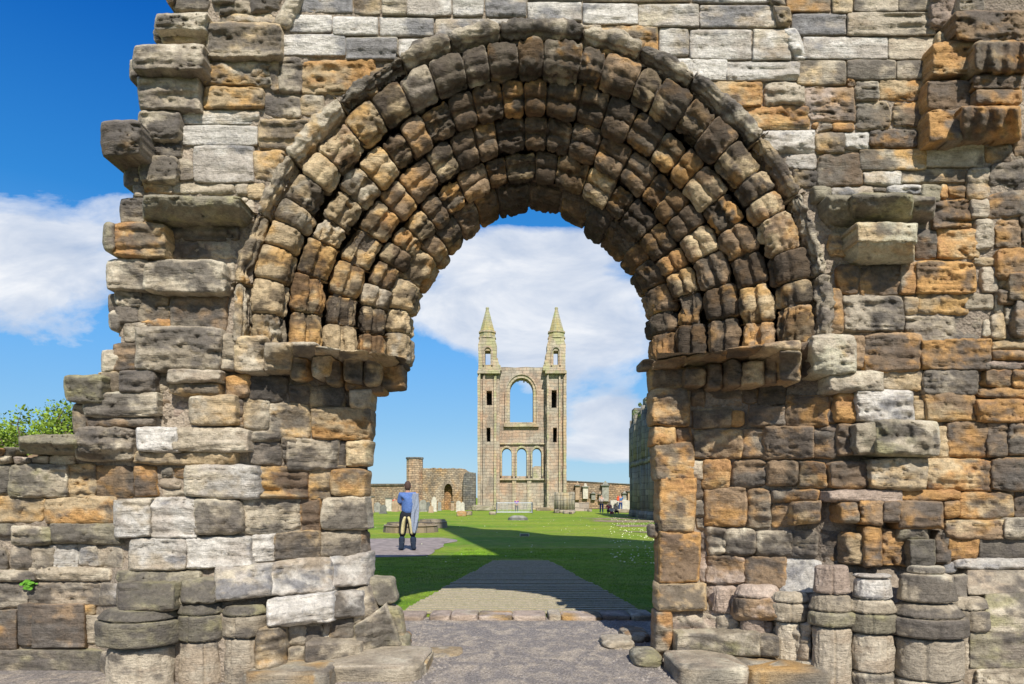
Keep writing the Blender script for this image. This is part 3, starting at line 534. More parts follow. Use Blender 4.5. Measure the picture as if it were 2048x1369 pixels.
# --- solid core of the wall
CORE = far_stone('rubble_core', (.26, .22, .17), (.32, .22, .12), (.12, .10, .09), .22, .42)
def WP(pts, Y): return [(X(a, Y), Z(b, Y)) for a, b in pts]
edge = [(a, b) for a, b in OUT if b < 1300 and 100 < a < 1000]
e55 = [(x+.03, z) for x, z in WP([(352, -60)]+edge[1:], 5.5)]
lx = e55[-1][0]
arch = lambda cx, zc, r, n=24: [(cx+r*math.cos(math.pi*i/n), zc+r*math.sin(math.pi*i/n)) for i in range(n+1)]
top = 5.55
outer = [(e55[0][0], 8.8), (1.93, 8.8), (1.93, 25.6), (3.0, 24.0), (3.4, 21.5), (4.6, 20.5), (5.2, 17.0), (6.4, 16.2), (7.4, 14.0), (8.6, 13.0), (9.0, 6.0), (9.0, -.3)]
jl, jr = X(500, 5.6), X(1650, 5.6)
slab('core_wall', e55[::-1]+outer+[(jr, -.3), (jr, 2.55)]+arch(.16, 2.78, 2.25)+[(jl, 2.55), (jl, -.3), (-3.0, -.3)], [], 5.66, 6.42, CORE, gate)
il, ir = X(728, 6.35), X(1318, 6.35)
o2 = [(x+.05, z) for x, z in e55[::-1]]+outer+[(ir+.25, -.3), (ir+.25, 2.95)]+arch(.177, 3.0, 1.5)+[(il-.22, 2.95), (il-.22, -.3), (-3.0, -.3)]
slab('core_wall', o2, [], 6.425, 7.2, CORE, gate)
slab('arch_backing', [(.177+1.7, 2.6)]+arch(.177, 2.95, 1.7)+[(.177-1.7, 2.6), (.177-1.17, 2.6)]+arch(.177, 2.95, 1.17)[::-1]+[(.177+1.17, 2.6)], [], 6.395, 6.42, CORE, gate)
slab('jamb_core', [(jl, -.3), (il+.02, -.3), (il+.02, 2.6), (jl, 2.6)], [], 6.40, 6.424, CORE, gate)
slab('jamb_core', [(ir-.02, -.3), (jr, -.3), (jr, 2.6), (ir-.02, 2.6)], [], 6.40, 6.424, CORE, gate)
# ruined upper storey above the doorway, out of the picture but casting the long shade on the lawn
slab('upper_facing', [(-2.7, 5.62), (9, 5.62), (9, 13.0), (8.6, 13.0), (7.4, 14), (6.4, 16.2), (5.2, 17), (4.6, 20.5), (3.4, 21.5), (3.0, 24), (1.93, 25.6), (1.93, 8.8), (-2.7, 8.8)], [], 5.46, 5.655, CORE, gate)
slab('side_facing', [(X(2100, 5.5), -.3), (9, -.3), (9, 5.6), (X(2100, 5.5), 5.6)], [], 5.46, 5.655, CORE, gate)

# ------------------------------------------------------------------ low wall at the left
lw = thing('rubble_wall', 'low mossy rubble wall running off to the left of the arched doorway, capped by one flat block', 'wall', (-3.6, 5.8, 0))
LOW = '''-60 930 22 993 m;18 930 137 995 m 4;-60 995 92 1043 b;88 995 234 1049 ob 4;-60 1048 32 1072 m;24 1052 107 1089 m 6 l;104 1048 244 1089 m 7 l;-60 1095 16 1142 d;21 1093 66 1141 c;63 1095 110 1141 c;101 1090 157 1139 w;156 1090 198 1134 w;194 1088 247 1137 c;-60 1140 72 1166 g 4;58 1135 220 1162 g 5 l
-60 1166 57 1217 c;54 1165 202 1210 c;-60 1219 36 1302 dn 4 h;35 1208 72 1290 nd 5 h;62 1208 170 1298 dn 5 h;147 1211 192 1230 b;170 1231 207 1287 c;-60 1300 206 1396 dm 5 h;66 911 97 928 g;98 909 152 931 g;28 914 60 929 p;-60 914 26 930 g;4 897 37 918 m -4;-60 896 8 918 o -4'''
stones('wall_face', parse(LOW), lw)
stones('coping_stone', parse('38 869 158 909 m 10 l'), lw)
slab('wall_core', [(-7.5, -.3), (-2.75, -.3), (-2.85, 1.9), (X(20, 5.7), Z(915, 5.7)), (-7.5, 1.7)], [], 5.72, 6.5, CORE, lw)
# small weed on it
LEAF = plain('leaf_green', (.10, .26, .02), .6, .5, 30)
bm = bmesh.new()
cy = 5.60
for i in range(46):
    a = random.uniform(0, 6.28); r = random.uniform(.005, .05); c = Vector((X(61, cy)+r*math.cos(a), cy+random.uniform(-.05, .02), Z(1168, cy)+r*math.sin(a)*.9))
    s = random.uniform(.010, .022); n = Vector((random.uniform(-1, 1), -1, random.uniform(-.3, 1.2))).normalized(); q = n.to_track_quat('Z', 'Y')
    bm.faces.new([bm.verts.new(c+q @ Vector((s*math.cos(t), s*.7*math.sin(t), 0))) for t in (0, 1.2, 2.2, 3.14, 4.1, 5.1)])
tag(bm_obj('wall_weed', bm, LEAF), 'small bright green weed growing from a joint of the low wall', 'plant')

# ------------------------------------------------------------------ ground
def ground_mats():
    m, nt, b = mat_new('lawn_grass'); v = OBJ(nt); vs = OBJ(nt, .35, 1, 1)
    n1 = NOISE(nt, vs, .25, 5, .6, .3); n2 = NOISE(nt, v, 3.2, 6, .7); n3 = NOISE(nt, v, 38, 5, .75); n4 = NOISE(nt, v, 1.0, 4, .6)
    c = MIX(nt, RAMP(nt, n1, [(.38, 0.0), (.62, 1.0)]), (.135, .26, .012), (.27, .34, .025))
    c = MIX(nt, RAMP(nt, n4, [(.48, 0.0), (.68, .75)]), c, (.27, .28, .06))
    c = MIX(nt, 1.0, c, RAMP(nt, n2, [(.3, .72), (.7, 1.25)]), 'MULTIPLY'); c = MIX(nt, 1.0, c, RAMP(nt, n3, [(.25, .45), (.5, 1.0), (.75, 1.5)]), 'MULTIPLY')
    L(nt, c, b.inputs['Base Color']); BUMP(nt, b, M_(nt, 'ADD', n3, n2), .05, .8)
    g, nt, b = mat_new('gravel'); v = OBJ(nt); n1 = NOISE(nt, v, 150, 4, .75); n2 = NOISE(nt, OBJ(nt, 1, .8, 1), 5.5, 7, .62, .8); vo = N(nt, 'ShaderNodeTexVoronoi'); L(nt, v, vo.inputs['Vector']); vo.inputs['Scale'].default_value = 75
    c = MIX(nt, RAMP(nt, n2, [(.46, 0.0), (.64, .8)]), (.25, .222, .20), (.50, .42, .325))
    c = MIX(nt, 1.0, c, RAMP(nt, n1, [(.25, .45), (.5, 1.0), (.78, 1.7)]), 'MULTIPLY'); c = MIX(nt, 1.0, c, RAMP(nt, vo.outputs['Color'], [(.1, .65), (.9, 1.35)]), 'MULTIPLY')
    L(nt, c, b.inputs['Base Color']); BUMP(nt, b, M_(nt, 'ADD', n1, vo.outputs['Distance']), .012, .9)
    return m, g
GRASS, GRAVEL = ground_mats()
def sheet(name, pts, z, mat, kind='structure', thick=0, parent=None, smooth=False):
    bm = bmesh.new(); vs = [bm.verts.new((x, y, z)) for x, y in pts]; f = bm.faces.new(vs)
    if f.normal.z < 0: f.normal_flip()
    if thick:
        r = bmesh.ops.extrude_face_region(bm, geom=[f]); 
        for e in r['geom']:
            if isinstance(e, bmesh.types.BMVert): e.co.z += thick
    bmesh.ops.recalc_face_normals(bm, faces=bm.faces)
    o = bm_obj(name, bm, mat, parent)
    if kind: o['kind'] = kind
    return o
def rough_poly(pts, amp, step=.25, seed=1):
    out = []
    for i in range(len(pts)):
        a = Vector(pts[i]); b = Vector(pts[(i+1) % len(pts)]); n = max(1, int((b-a).length/step))
        for k in range(n):
            p = a.lerp(b, k/n); out.append((p.x+amp*float(vn(p.x*3, p.y*3, seed)), p.y+amp*float(vn(p.x*3+9, p.y*3, seed+5))))
    return out
sheet('lawn', [(-900, -60), (900, -60), (900, 1500), (-900, 1500)], 0.0, GRASS)
sheet('gravel_path', rough_poly([(-9, -12), (9, -12), (9, 5.4), (3.2, 7.0), (2.2, 8.05), (-1.6, 8.05), (-1.9, 7.1), (-9, 5.6)], .05), .012, GRAVEL)
# pebbles on the gravel
vs, qs = [], []
for i in range(2600):
    x = random.uniform(-1.7, 1.9); y = random.uniform(5.15, 8.0); s = random.uniform(.003, .009)*(2.0 if random.random() < .06 else 1)
    b0 = len(vs); k = random.uniform(0, 3)
    for a in range(4): vs.append((x+s*math.cos(k+a*1.57)*random.uniform(.8, 1.4), y+s*math.sin(k+a*1.57), .012))
    vs.append((x, y, .012+s*.7)); qs += [(b0+a, b0+(a+1) % 4, b0+4) for a in range(4)]
for i in range(420):      # larger grit gathered along the foot of the jambs
    t = random.random(); sd = random.choice((-1, 1)); y = random.uniform(5.2, 7.9); e = .18*abs(random.gauss(0, 1)); x = (-1.02+e if sd < 0 else 1.28-e) if y > 6.1 else (-.80+e if sd < 0 else 1.25-e)
    s = random.uniform(.008, .024); b0 = len(vs); k = random.uniform(0, 3)
    for a in range(5): vs.append((x+s*math.cos(k+a*1.257)*random.uniform(.7, 1.4), y+s*math.sin(k+a*1.257), .011))
    vs.append((x, y, .012+s*.8)); qs += [(b0+a, b0+(a+1) % 5, b0+5) for a in range(5)]
o = mesh_np('loose_pebbles', vs, qs, plain('pebble', (.26, .23, .20), .9, .5, 60), None, smooth=False); struct(o, 'stuff')
# grass blades near the doorway
def blades(n, xr, yr, h, mat, name, test=None):
    x = rng.uniform(*xr, n); y = rng.uniform(yr[0]**.5, yr[1]**.5, n)**2
    if test is not None: k = test(x, y); x, y = x[k], y[k]
    n = len(x); a = rng.uniform(0, 6.28, n); hh = h*rng.uniform(.5, 1.5, n)*(.7+.3*vn(x*2, y*2, 0)); wd = .0032*(y/9)
    lx = rng.normal(0, .5, n)*hh; ly = rng.normal(0, .5, n)*hh
    V = np.stack([np.stack([x-wd*np.cos(a), y-wd*np.sin(a), 0*x], -1), np.stack([x+wd*np.cos(a), y+wd*np.sin(a), 0*x], -1), np.stack([x+lx, y+ly, hh], -1)], 1).reshape(-1, 3)
    return struct(mesh_np(name, V, np.arange(3*n).reshape(-1, 3), mat, None, smooth=False), 'stuff')
def on_lawn(x, y):
    px = CX+x*F/y; py = HY+HC*F/y
    mat_ = (px > 800+(1225-py)*1.9) & (px < 1285-(1225-py)*1.9) & (py > 1118)
    pav = (px < 925) & (py > 1078) & (py < 1116) & (px < 925-(np.abs(py-1092)-5)*1.5)
    return ~mat_ & ~pav & (y > 8.2)
BL = plain('grass_blade', (.18, .33, .018), .6, .5, 3)
blades(150000, (-4.5, 4.5), (8.2, 19), .016, BL, 'lawn_blades', on_lawn)
blades(5000, (-2.0, 3.0), (8.2, 8.6), .04, BL, 'edge_grass', on_lawn)
# dandelion and daisy flecks
fx, fq = [], []
for i in range(480):
    y = random.uniform(14, 50); x = random.uniform(.14, .24)*y if random.random() < .85 else random.uniform(-.22, .22)*y
    s = random.uniform(.010, .020); z = .035; b0 = len(fx)
    fx += [(x-s, y, z-s*.5), (x+s, y, z-s*.5), (x+s, y+.02, z+s*.5), (x-s, y+.02, z+s*.5)]; fq.append((b0, b0+1, b0+2, b0+3))
struct(mesh_np('daisies', fx, fq, plain('petal', (.6, .6, .38), .8, .3), None, smooth=False), 'stuff')
# ribbed matting path narrowing across the lawn
m, nt, b = mat_new('matting'); v = OBJ(nt); n1 = NOISE(nt, v, 12, 5, .7); n2 = NOISE(nt, v, 60, 4, .7)
c = MIX(nt, RAMP(nt, n1, [(.45, 0.0), (.7, .7)]), (.40, .345, .24), (.27, .26, .13)); c = MIX(nt, 1.0, c, RAMP(nt, n2, [(.3, .6), (.7, 1.3)]), 'MULTIPLY'); L(nt, c, b.inputs['Base Color']); BUMP(nt, b, n2, .01, .8)
bm = bmesh.new(); y = 8.30
sheet('path_bed', [(X(806, 8.3), 8.3), (X(1280, 8.3), 8.3), (X(1092, 15), 15.0), (X(1000, 15), 15.0)], .006, plain('soil', (.075, .075, .035), .95, .5, 14, .02))
while y < 15.0:
    py = HY+HC*F/y; t = (1225-py)/105; xl = X(804+t*192, y); xr = X(1282-t*190, y); xl += .03*float(vn(y*1.3, 3, 1))+random.uniform(-.02, .02); xr += .03*float(vn(y*1.3, 9, 1))+random.uniform(-.02, .02)
    box(bm, xl, xr, y, y+.115, .004, .030+random.uniform(-.003, .003), .008); y += .185
tag(bm_obj('path_matting', bm, m), 'ribbed tan walkway of cross slats narrowing away from the doorway over the lawn', 'walkway')
# paving and worn strips
PAVE = plain('worn_paving', (.27, .225, .20), .95, .4, 3.5, .02)
def gp(px, py): y = GY(py); return (X(px, y), y)
struct(sheet('paving', rough_poly([gp(600, 1078), gp(760, 1078), gp(885, 1076), gp(922, 1081), gp(895, 1088), gp(868, 1104), gp(850, 1113), gp(735, 1116), gp(600, 1118)], .12, .4), .01, PAVE))
WORN = plain('worn_strip', (.25, .20, .12), .95, .5, 2, .03)
for i, (a, b_, y0, y1) in enumerate([(1150, 1330, 1036, 1038.5), (1175, 1330, 1040, 1045), (1215, 1330, 1050, 1054), (1245, 1330, 1063, 1066.5), (1235, 1330, 1031.5, 1033)]):
    struct(sheet('worn_track', rough_poly([gp(a, y0), gp(b_, y0+1), gp(b_, y1+1), gp(a+30, y1)], .5, .8, i), .008+.002*i, WORN))
# kerb stones across the threshold
def rock(name, cx, cy, z0, sx, sy, sz, mat_codes, seed, parent=None, flat=.3, boxy=.6):
    n = 28; u = np.linspace(0, 2*math.pi, 2*n, endpoint=False); v = np.linspace(-math.pi/2, math.pi/2, n)
    U, Vv = np.meshgrid(u, v); ex = 1-boxy*.8
    f = lambda t: np.sign(t)*np.abs(t)**ex
    x = f(np.cos(Vv))*f(np.cos(U)); y = f(np.cos(Vv))*f(np.sin(U)); z = f(np.sin(Vv))
    r = 1+.16*fbm(x*1.5+seed*3, y*1.5, z*1.5, 4, .6)*(1.1-boxy)*2+.03*fbm(x*6+seed, y*6, z*9, 3)
    Vx = np.stack([cx+x*r*sx/2, cy+y*r*sy/2, z0+sz/2+z*(1+.10*fbm(x*2+seed, y*2, z*2, 3))*sz/2], -1).reshape(-1, 3); idx = np.arange(U.size).reshape(U.shape)
    nx = np.roll(idx, -1, axis=1); Q = np.stack([idx[:-1], nx[:-1], nx[1:], idx[1:]], -1).reshape(-1, 4)
    SID[0] += 1; k = [PK.index(c) for c in mat_codes]; code = np.full(len(Vx), k[0])
    if len(k) > 1: code = np.where(fbm(Vx[:, 0]*6, Vx[:, 1]*6, Vx[:, 2]*6, 3) > .05, k[1], k[0])
    c = colourise(Vx, np.full(len(Vx), SID[0]), code, np.full(len(Vx), .35)); c = c*.9
    return mesh_np(name, Vx, Q, STONE, parent, c)
kerb = [(800, 850, 'p', 'cracked pink grey kerb slab at the left end of the threshold row'), (862, 902, 'p', 'second kerb slab from the left in the threshold row'), (904, 956, 'pc', 'third kerb slab from the left in the threshold row, roughly square'),
        (958, 1024, 'pb', 'long buff kerb slab fourth from the left in the threshold row'), (1026, 1090, 'p', 'wide pinkish kerb slab in the middle right of the threshold row'), (1096, 1120, 'c', 'smallest pale kerb stone of the threshold row'),
        (1122, 1200, 'bp', 'longest sandy kerb slab right of the smallest kerb stone'), (1202, 1256, 'pg', 'kerb slab partly in shade near the right end of the threshold row'), (1258, 1300, 'g', 'shaded kerb slab at the far right end of the threshold row')]
for i, (a, b_, cd, lb) in enumerate(kerb):
    y = 8.03; xa, xb = X(a, y), X(b_, y)
    tag(rock('kerb_stone', (xa+xb)/2, y+.02*(i % 2), -.06, (xb-xa)*1.03, .42, .120+.008*(i % 3), cd, i+3, boxy=.95), lb, 'kerb stone', 'kerb stones across the threshold')
for (px0, px1, py0, py1, hh, cd, lb) in [(1203, 1262, 1274, 1302, .10, 'gc', 'flat grey stone on the gravel by the right jamb, behind the mossy stone'), (1264, 1318, 1306, 1340, .13, 'my', 'pale mossy loose stone with a pointed end lying on the gravel at the right jamb'),
        (1243, 1292, 1256, 1288, .10, 'gn', 'low stone tucked against the foot of the right jamb, farthest back of the loose stones'), (852, 922, 1290, 1318, .05, 'cb', 'flat pale slab on the gravel beside the left jamb step'),
        (786, 818, 1276, 1306, .14, 'mo', 'small mossy stone at the foot of the left jamb reveal')]:
    y1_ = GY(py1); y0_ = GY(py0+8); yc = (y0_+y1_)/2
    tag(rock('loose_stone', X((px0+px1)/2, yc), yc, -.015, (px1-px0)/F*yc*1.08, y0_-y1_, hh, cd, px0, boxy=.5), lb, 'stone', 'loose stones beside the jambs')
# step blocks at the feet of the jambs
for (xa, xb, ya, yb, h, cd, lb) in [(X(640, 5.45), X(852, 5.5), 5.22, 5.98, .135, 'gc', 'long worn step slab at the foot of the left jamb'), (X(500, 5.2), X(668, 5.2), 5.0, 5.42, .14, 'gb', 'shadowed step slab left of the longer step at the bottom edge'),
        (X(1345, 5.35), X(1485, 5.35), 5.12, 5.75, .15, 'gc', 'broken front step slab at the foot of the right jamb'), (X(1482, 5.3), X(1668, 5.3), 5.10, 5.72, .14, 'gb', 'mossy front step slab right of the broken one'),
        (X(770, 5.9), X(858, 5.6), 5.42, 6.0, .11, 'gb', 'weathered end block of the left step')]:
    tag(rock('step_stone', (xa+xb)/2, (ya+yb)/2, -.02, xb-xa, yb-ya, h+.02, cd, xa, boxy=.92), lb, 'step', 'worn steps at the foot of the jambs')

# ------------------------------------------------------------------ east gable
GS = far_stone('gable_stone', (.42, .37, .29), (.44, .31, .215), (.235, .205, .165), .34, .8, bstr=.42)
GS2 = far_stone('gable_stone_pale', (.47, .41, .31), (.45, .33, .20), (.31, .28, .21), .34, .8, moss=(.37, .36, .20), bstr=.42)
SP = far_stone('spire_stone', (.36, .34, .27), (.42, .34, .14), (.24, .25, .17), .3, .8, moss=(.32, .33, .15), bumpd=.02, bstr=.3)
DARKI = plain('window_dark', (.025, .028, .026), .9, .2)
YG = 79.0
eg = thing('east_gable', 'tall twin turreted sandstone gable with great arched window and three lancets', 'ruined gable', (X(1043, YG), YG+1, 0))
def P(pts, Y=YG): return [(X(a, Y), Z(b, Y)) for a, b in pts]
def arched(x0, x1, yb, ys, yt, n=14, point=1.0):
    cx = (x0+x1)/2; r = (x1-x0)/2
    return [(x0, yb)]+[(cx-r*math.cos(math.pi*i/n), ys-(ys-yt)*math.sin(math.pi*i/n)**point) for i in range(n+1)]+[(x1, yb)]
ragtop = [(992, 1022), (992, 735), (1010, 734.4), (1031, 735.6), (1052, 734.2), (1072, 735.4), (1098, 734.6), (1098, 1022)]
bigw = arched(1020, 1066, 845, 783, 757); L1 = arched(1004, 1023, 952, 908, 897); L2 = arched(1034, 1053, 953, 908, 897); L3 = arched(1065, 1083, 957, 908, 897)
slab('wall', P(ragtop), [P(bigw), P(L1), P(L2), P(L3)], YG, YG+1.6, GS, eg)
def ring_(inner, outer_, y0, y1, name, mat):
    slab(name, P(outer_+inner[::-1], y0), [], y0, y1, mat, eg)
ring_(arched(1019, 1067, 846, 783, 756), arched(1012.5, 1073.5, 846, 783, 749), YG-.22, YG-.002, 'window_arch', GS2)
ring_(arched(1013, 1073, 846, 786, 749.5), arched(1010, 1076, 846, 786, 746), YG-.38, YG-.222, 'window_arch', GS)
slab('window_sill', P([(1008, 846), (1078, 846), (1078, 854), (1008, 854)], YG-.4), [], YG-.4, YG-.002, GS2, eg)
for (a, b_) in ((1004, 1023), (1034, 1053), (1065, 1083)):
    ring_(arched(a-.5, b_+.5, 953, 908, 896), arched(a-3.4, b_+3.4, 953, 908, 892), YG-.3, YG-.002, 'lancet_arch', GS2)
slab('string_course', P([(999, 886), (1093, 886), (1093, 889), (999, 889)], YG-.3), [], YG-.3, YG-.003, GS2, eg)
slab('string_course', P([(999, 957), (1090, 957), (1090, 960.5), (999, 960.5)], YG-.35), [], YG-.35, YG-.003, GS2, eg)
for a in (1024.5, 1054.5): slab('pilaster', P([(a, 1021), (a, 961), (a+8, 961), (a+8, 1021)], YG-.25), [], YG-.25, YG-.004, GS2, eg)
# tracery stumps hanging in the great window
for a, b_, h in ((1029, 762, 3), (1036, 758.5, 4), (1043, 757.5, 3), (1048, 758, 6), (1055, 761, 4)):
    x, z = X(a, YG), Z(b_, YG); bm = bmesh.new(); box(bm, x-.08, x+.08, YG+.3, YG+.6, z-h/F*YG, z+.15); bm_obj('tracery_stump', bm, GS, eg)
for side in (0, 1):
    x0, x1 = ((956, 999) if not side else (1092, 1132)); cxp = (974.5 if not side else 1112.5)
    yF = YG-1.1
    sl_ = [[(973, 811), (973, 782), (984, 782), (984, 811)], [(973, 884), (973, 855.5), (981, 855.5), (981, 884)]] if not side else [[(1103, 816), (1103, 781), (1113.5, 781), (1113.5, 816)], [(1106, 885), (1106, 855.5), (1114, 855.5), (1114, 885)]]
    ed = []; rr = random.Random(side+4)
    for yy_ in range(745, 1022, 12): ed.append((x0+rr.uniform(-.8, .8), yy_))
    o_ = ed[::-1]+[(x0+.5, 741), (x1-.5, 741)]+[(x1+rr.uniform(-.8, .8), yy_) for yy_ in range(745, 1022, 12)]
    t_ = slab('turret', P(o_, yF), [P(s, yF) for s in sl_], yF, YG+1.9, GS, eg)
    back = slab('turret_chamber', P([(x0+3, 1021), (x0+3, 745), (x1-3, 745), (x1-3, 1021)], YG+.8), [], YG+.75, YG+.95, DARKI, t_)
    # clasping pilasters and the thin shaft beside them
    for a, b_, d in (((955, 960.5, .55), (966, 970, .35), (988, 992.5, .3)) if not side else ((1094, 1097.5, .4), (1118, 1121, .3), (1127, 1133, .5))):
        yq = yF-d; e2 = [(a+rr.uniform(-.4, .4), q_) for q_ in range(1021, 746, -14)]; slab('pilaster', P(e2+[(b_, 746)]+[(b_+rr.uniform(-.4, .4), q_) for q_ in range(752, 1022, 14)], yq), [], yq, yF-.002, GS2 if d != .35 else GS, eg)
    slab('offset_course', P([(x0-1, 741), (x1+1, 741), (x1+1.6, 747), (x0-1.6, 747)], yF-.6), [], yF-.6, YG+2.0, GS2, eg)
    # lantern stage with its slit
    lx0, lx1 = (956.5, 993) if not side else (1094.5, 1131); oc = (970, 981) if not side else (1107, 1117); yl = YG-1.0
    body = [(lx0, 741), (lx0+.5, 716), (lx0-.5, 690), (lx0+2.5, 680), (lx0+3, 676), (lx1-3, 676), (lx1-2.5, 680), (lx1+.5, 690), (lx1-.2, 716)]+([(lx1+2, 716), (lx1+4, 724), (lx1+5, 729), (lx1+8, 731), (lx1+10, 741)] if not side else [(lx1, 741)])
    if side: body = [(lx0-9, 741), (lx0-8, 731), (lx0-5, 728), (lx0-5.5, 722), (lx0-3, 718), (lx0-3.5, 710), (lx0-.5, 703)]+body[2:]
    lan = slab('lantern', P(body, yl), [P([(oc[0], 730), (oc[0], 702), (oc[1], 702), (oc[1], 730)], yl)], yl, yl+1.75, GS2, eg)
    am = (oc[0]+oc[1])/2
    slab('blind_arch', P(arched(am-10, am+10, 731, 703, 692)+arched(am-7, am+7, 731, 703, 695)[::-1], yl-.18), [], yl-.18, yl-.002, GS, lan)
    cyl = yl+.9; cxw = X((lx0+lx1)/2, cyl)
    bm = bmesh.new(); prism(bm, cxw, cyl, Z(676, cyl), Z(667, cyl), 17.2/F*cyl, 16.2/F*cyl, 8, math.pi/8); bm_obj('spire_drum', bm, SP, eg)
    bm = bmesh.new(); prism(bm, cxw, cyl, Z(667.5, cyl), Z(664.5, cyl), 18.4/F*cyl, 18.0/F*cyl, 8, math.pi/8); prism(bm, cxw, cyl, Z(678.5, cyl), Z(676, cyl), 18.8/F*cyl, 18.4/F*cyl, 8, math.pi/8); bm_obj('cornice', bm, GS2, eg)
    bm = bmesh.new(); prism(bm, cxw, cyl, Z(664.5, cyl), Z(618, cyl), 15.6/F*cyl, 2.6/F*cyl, 8, math.pi/8); sp_ = bm_obj('spire', bm, SP, eg)
    bm = bmesh.new(); prism(bm, cxw, cyl, Z(618.5, cyl), Z(615.5, cyl), 3.6/F*cyl, 3.0/F*cyl, 8); bm_obj('finial', bm, SP, sp_)

# ------------------------------------------------------------------ ruins beside the gable
RS = far_stone('ruin_stone', (.40, .33, .24), (.42, .27, .13), (.20, .17, .13), .2, .38)
RS2 = far_stone('precinct_stone', (.33, .28, .20), (.36, .25, .15), (.19, .16, .12), .22, .4)
DK = far_stone('slate_dark_stone', (.17, .165, .15), (.2, .17, .12), (.1, .1, .09), .24, .5)
def rag(x0, x1, f, step=5, a=1.2, seed=0):
    r = random.Random(seed); n = int((x1-x0)/step); return [(x0+(x1-x0)*i/n, f(x0+(x1-x0)*i/n)+r.uniform(-a, a)) for i in range(n+1)]
lr = thing('ruined_wall', 'ragged rubble wall with a small orange arch and a small polygonal turret stump, left of the gable', 'wall', (X(880, 76), 76, 0))
yl = 76.0
tp = rag(845, 951, lambda x: 937 if x < 925 else 937+(x-925)*.5, 4, 1.1, 3)
slab('wall', P([(845, 1021)]+tp+[(951, 1021)], yl), [P(arched(888, 905, 1021, 982, 968), yl)], yl, yl+1.3, RS, lr)
slab('arch_backing', P([(880, 1021), (880, 960), (912, 960), (912, 1021)], yl+.9), [], yl+.85, yl+1.1, far_stone('recess_stone', (.30, .22, .14), (.42, .24, .10), (.15, .12, .09), .2, .38), lr)
slab('arch_ring', P(arched(885.5, 907.5, 990, 982, 965)+arched(888, 905, 990, 982, 968)[::-1], yl-.10), [], yl-.10, yl-.002, RS, lr)
xq, yq = X(829.5, yl+.6), yl+.6
SM = far_stone('stump_stone', (.46, .36, .25), (.48, .3, .18), (.25, .2, .15), .24, .5)
bm = bmesh.new(); prism(bm, xq, yq, 0, Z(917.5, yl), 16.8/F*yl, 16.6/F*yl, 10, .3); t_ = bm_obj('turret_stump', bm, SM, lr)
bm = bmesh.new(); prism(bm, xq, yq, Z(918, yl), Z(914.8, yl), 18.2/F*yl, 17.8/F*yl, 10, .3); bm_obj('cap', bm, DK, t_)
slab('end_pier', P([(926, 1021), (927, 950), (934, 944), (951, 946), (951, 1021)], yl-.9), [], yl-.9, yl-.002, DK, lr)
pl_ = thing('precinct_wall', 'long low boundary wall behind the gravestones on the left', 'wall', (X(760, 84), 84, 0))
slab('wall_face', P([(600, 1018)]+rag(600, 822, lambda x: 972-(x-700)*.008, 12, .3, 8)+[(822, 1018)], 84), [], 84, 84.8, RS2, pl_)
slab('coping', P([(600, 968.5), (822, 967.6), (822, 971), (600, 972)], 83.8), [], 83.8, 85, DK, pl_)
pr_ = thing('precinct_wall', 'long low boundary wall hung with memorials on the right of the gable', 'wall', (X(1200, 82), 82, 0))
slab('wall_face', P([(1128, 1018)]+rag(1128, 1330, lambda x: 962.5+(x-1132)*.055, 8, .35, 9)+[(1330, 1018)], 82), [], 82, 82.8, far_stone('precinct_warm', (.36, .28, .19), (.40, .26, .15), (.22, .18, .13), .22, .4), pr_)
slab('coping', P([(1128, 961), (1330, 972), (1330, 974), (1128, 963)], 81.9), [], 81.9, 82.9, DK, pr_)
PALE = plain('pale_memorial_stone', (.50, .46, .38), .8, .25, 4, .01); GREYM = plain('grey_memorial_stone', (.27, .26, .22), .85, .35, 3, .02); BROWNM = plain('brown_memorial_stone', (.36, .26, .17), .85, .3, 3, .02); DARKM = plain('dark_memorial_stone', (.15, .15, .13), .8, .35, 3, .02)
def monument(px, pyb, pyt, w_, mat, lb, urn=False, pediment=False):
    y = 81.6; t = thing('wall_memorial', lb, 'memorial', (X(px, y), y, Z(pyb, y)), 'memorials along the right boundary wall')
    h = pyb-pyt
    slab('panel', P([(px-w_/2, pyb), (px-w_/2, pyt+h*.25), (px+w_/2, pyt+h*.25), (px+w_/2, pyb)], y), [], y, y+.38, mat, t)
    slab('cornice', P([(px-w_*.68, pyt+h*.25), (px+w_*.68, pyt+h*.25), (px+w_*.72, pyt+h*.19), (px-w_*.72, pyt+h*.19)], y-.2), [], y-.2, y+.38, DARKM if mat is not PALE else GREYM, t)
    if urn: slab('urn', P([(px-w_*.35, pyt+h*.19), (px-w_*.22, pyt+h*.05), (px-w_*.16, pyt), (px+w_*.16, pyt), (px+w_*.22, pyt+h*.05), (px+w_*.35, pyt+h*.19)], y), [], y, y+.35, mat, t)
    if pediment: slab('pediment', P([(px-w_*.5, pyt+h*.19), (px, pyt), (px+w_*.5, pyt+h*.19)], y), [], y, y+.35, mat, t)
for a in [(1155, 1000, 963, 8, BROWNM, 'narrow dark wall memorial nearest the gable', False, True), (1171, 998, 967, 10, PALE, 'pale memorial topped by an urn on the right boundary wall', True, False), (1187, 1000, 984, 8, GREYM, 'small grey memorial tablet low on the right boundary wall', False, True),
          (1211, 1003, 962, 13, GREYM, 'largest wall memorial with wide cornice, rising above the coping', False, True), (1201, 1004, 985, 6, BROWNM, 'slim brown memorial left of the largest one', False, False), (1261, 1008, 976, 10, BROWNM, 'gabled orange memorial beside the dark nave wall', False, True), (1249, 1006, 982, 7, GREYM, 'small grey memorial left of the gabled orange one', False, True)]:
    monument(*a)
o = slab('low_wall', P([(1148, 1024), (1148, 1006), (1178, 1005), (1178, 1024)], 70), [], 70, 70.6, far_stone('pinkish_block', (.42, .36, .30), (.42, .33, .26), (.3, .26, .22), .5, 1.1), None); tag(o, 'low pale pinkish wall just right of the clustered pier stump', 'wall')
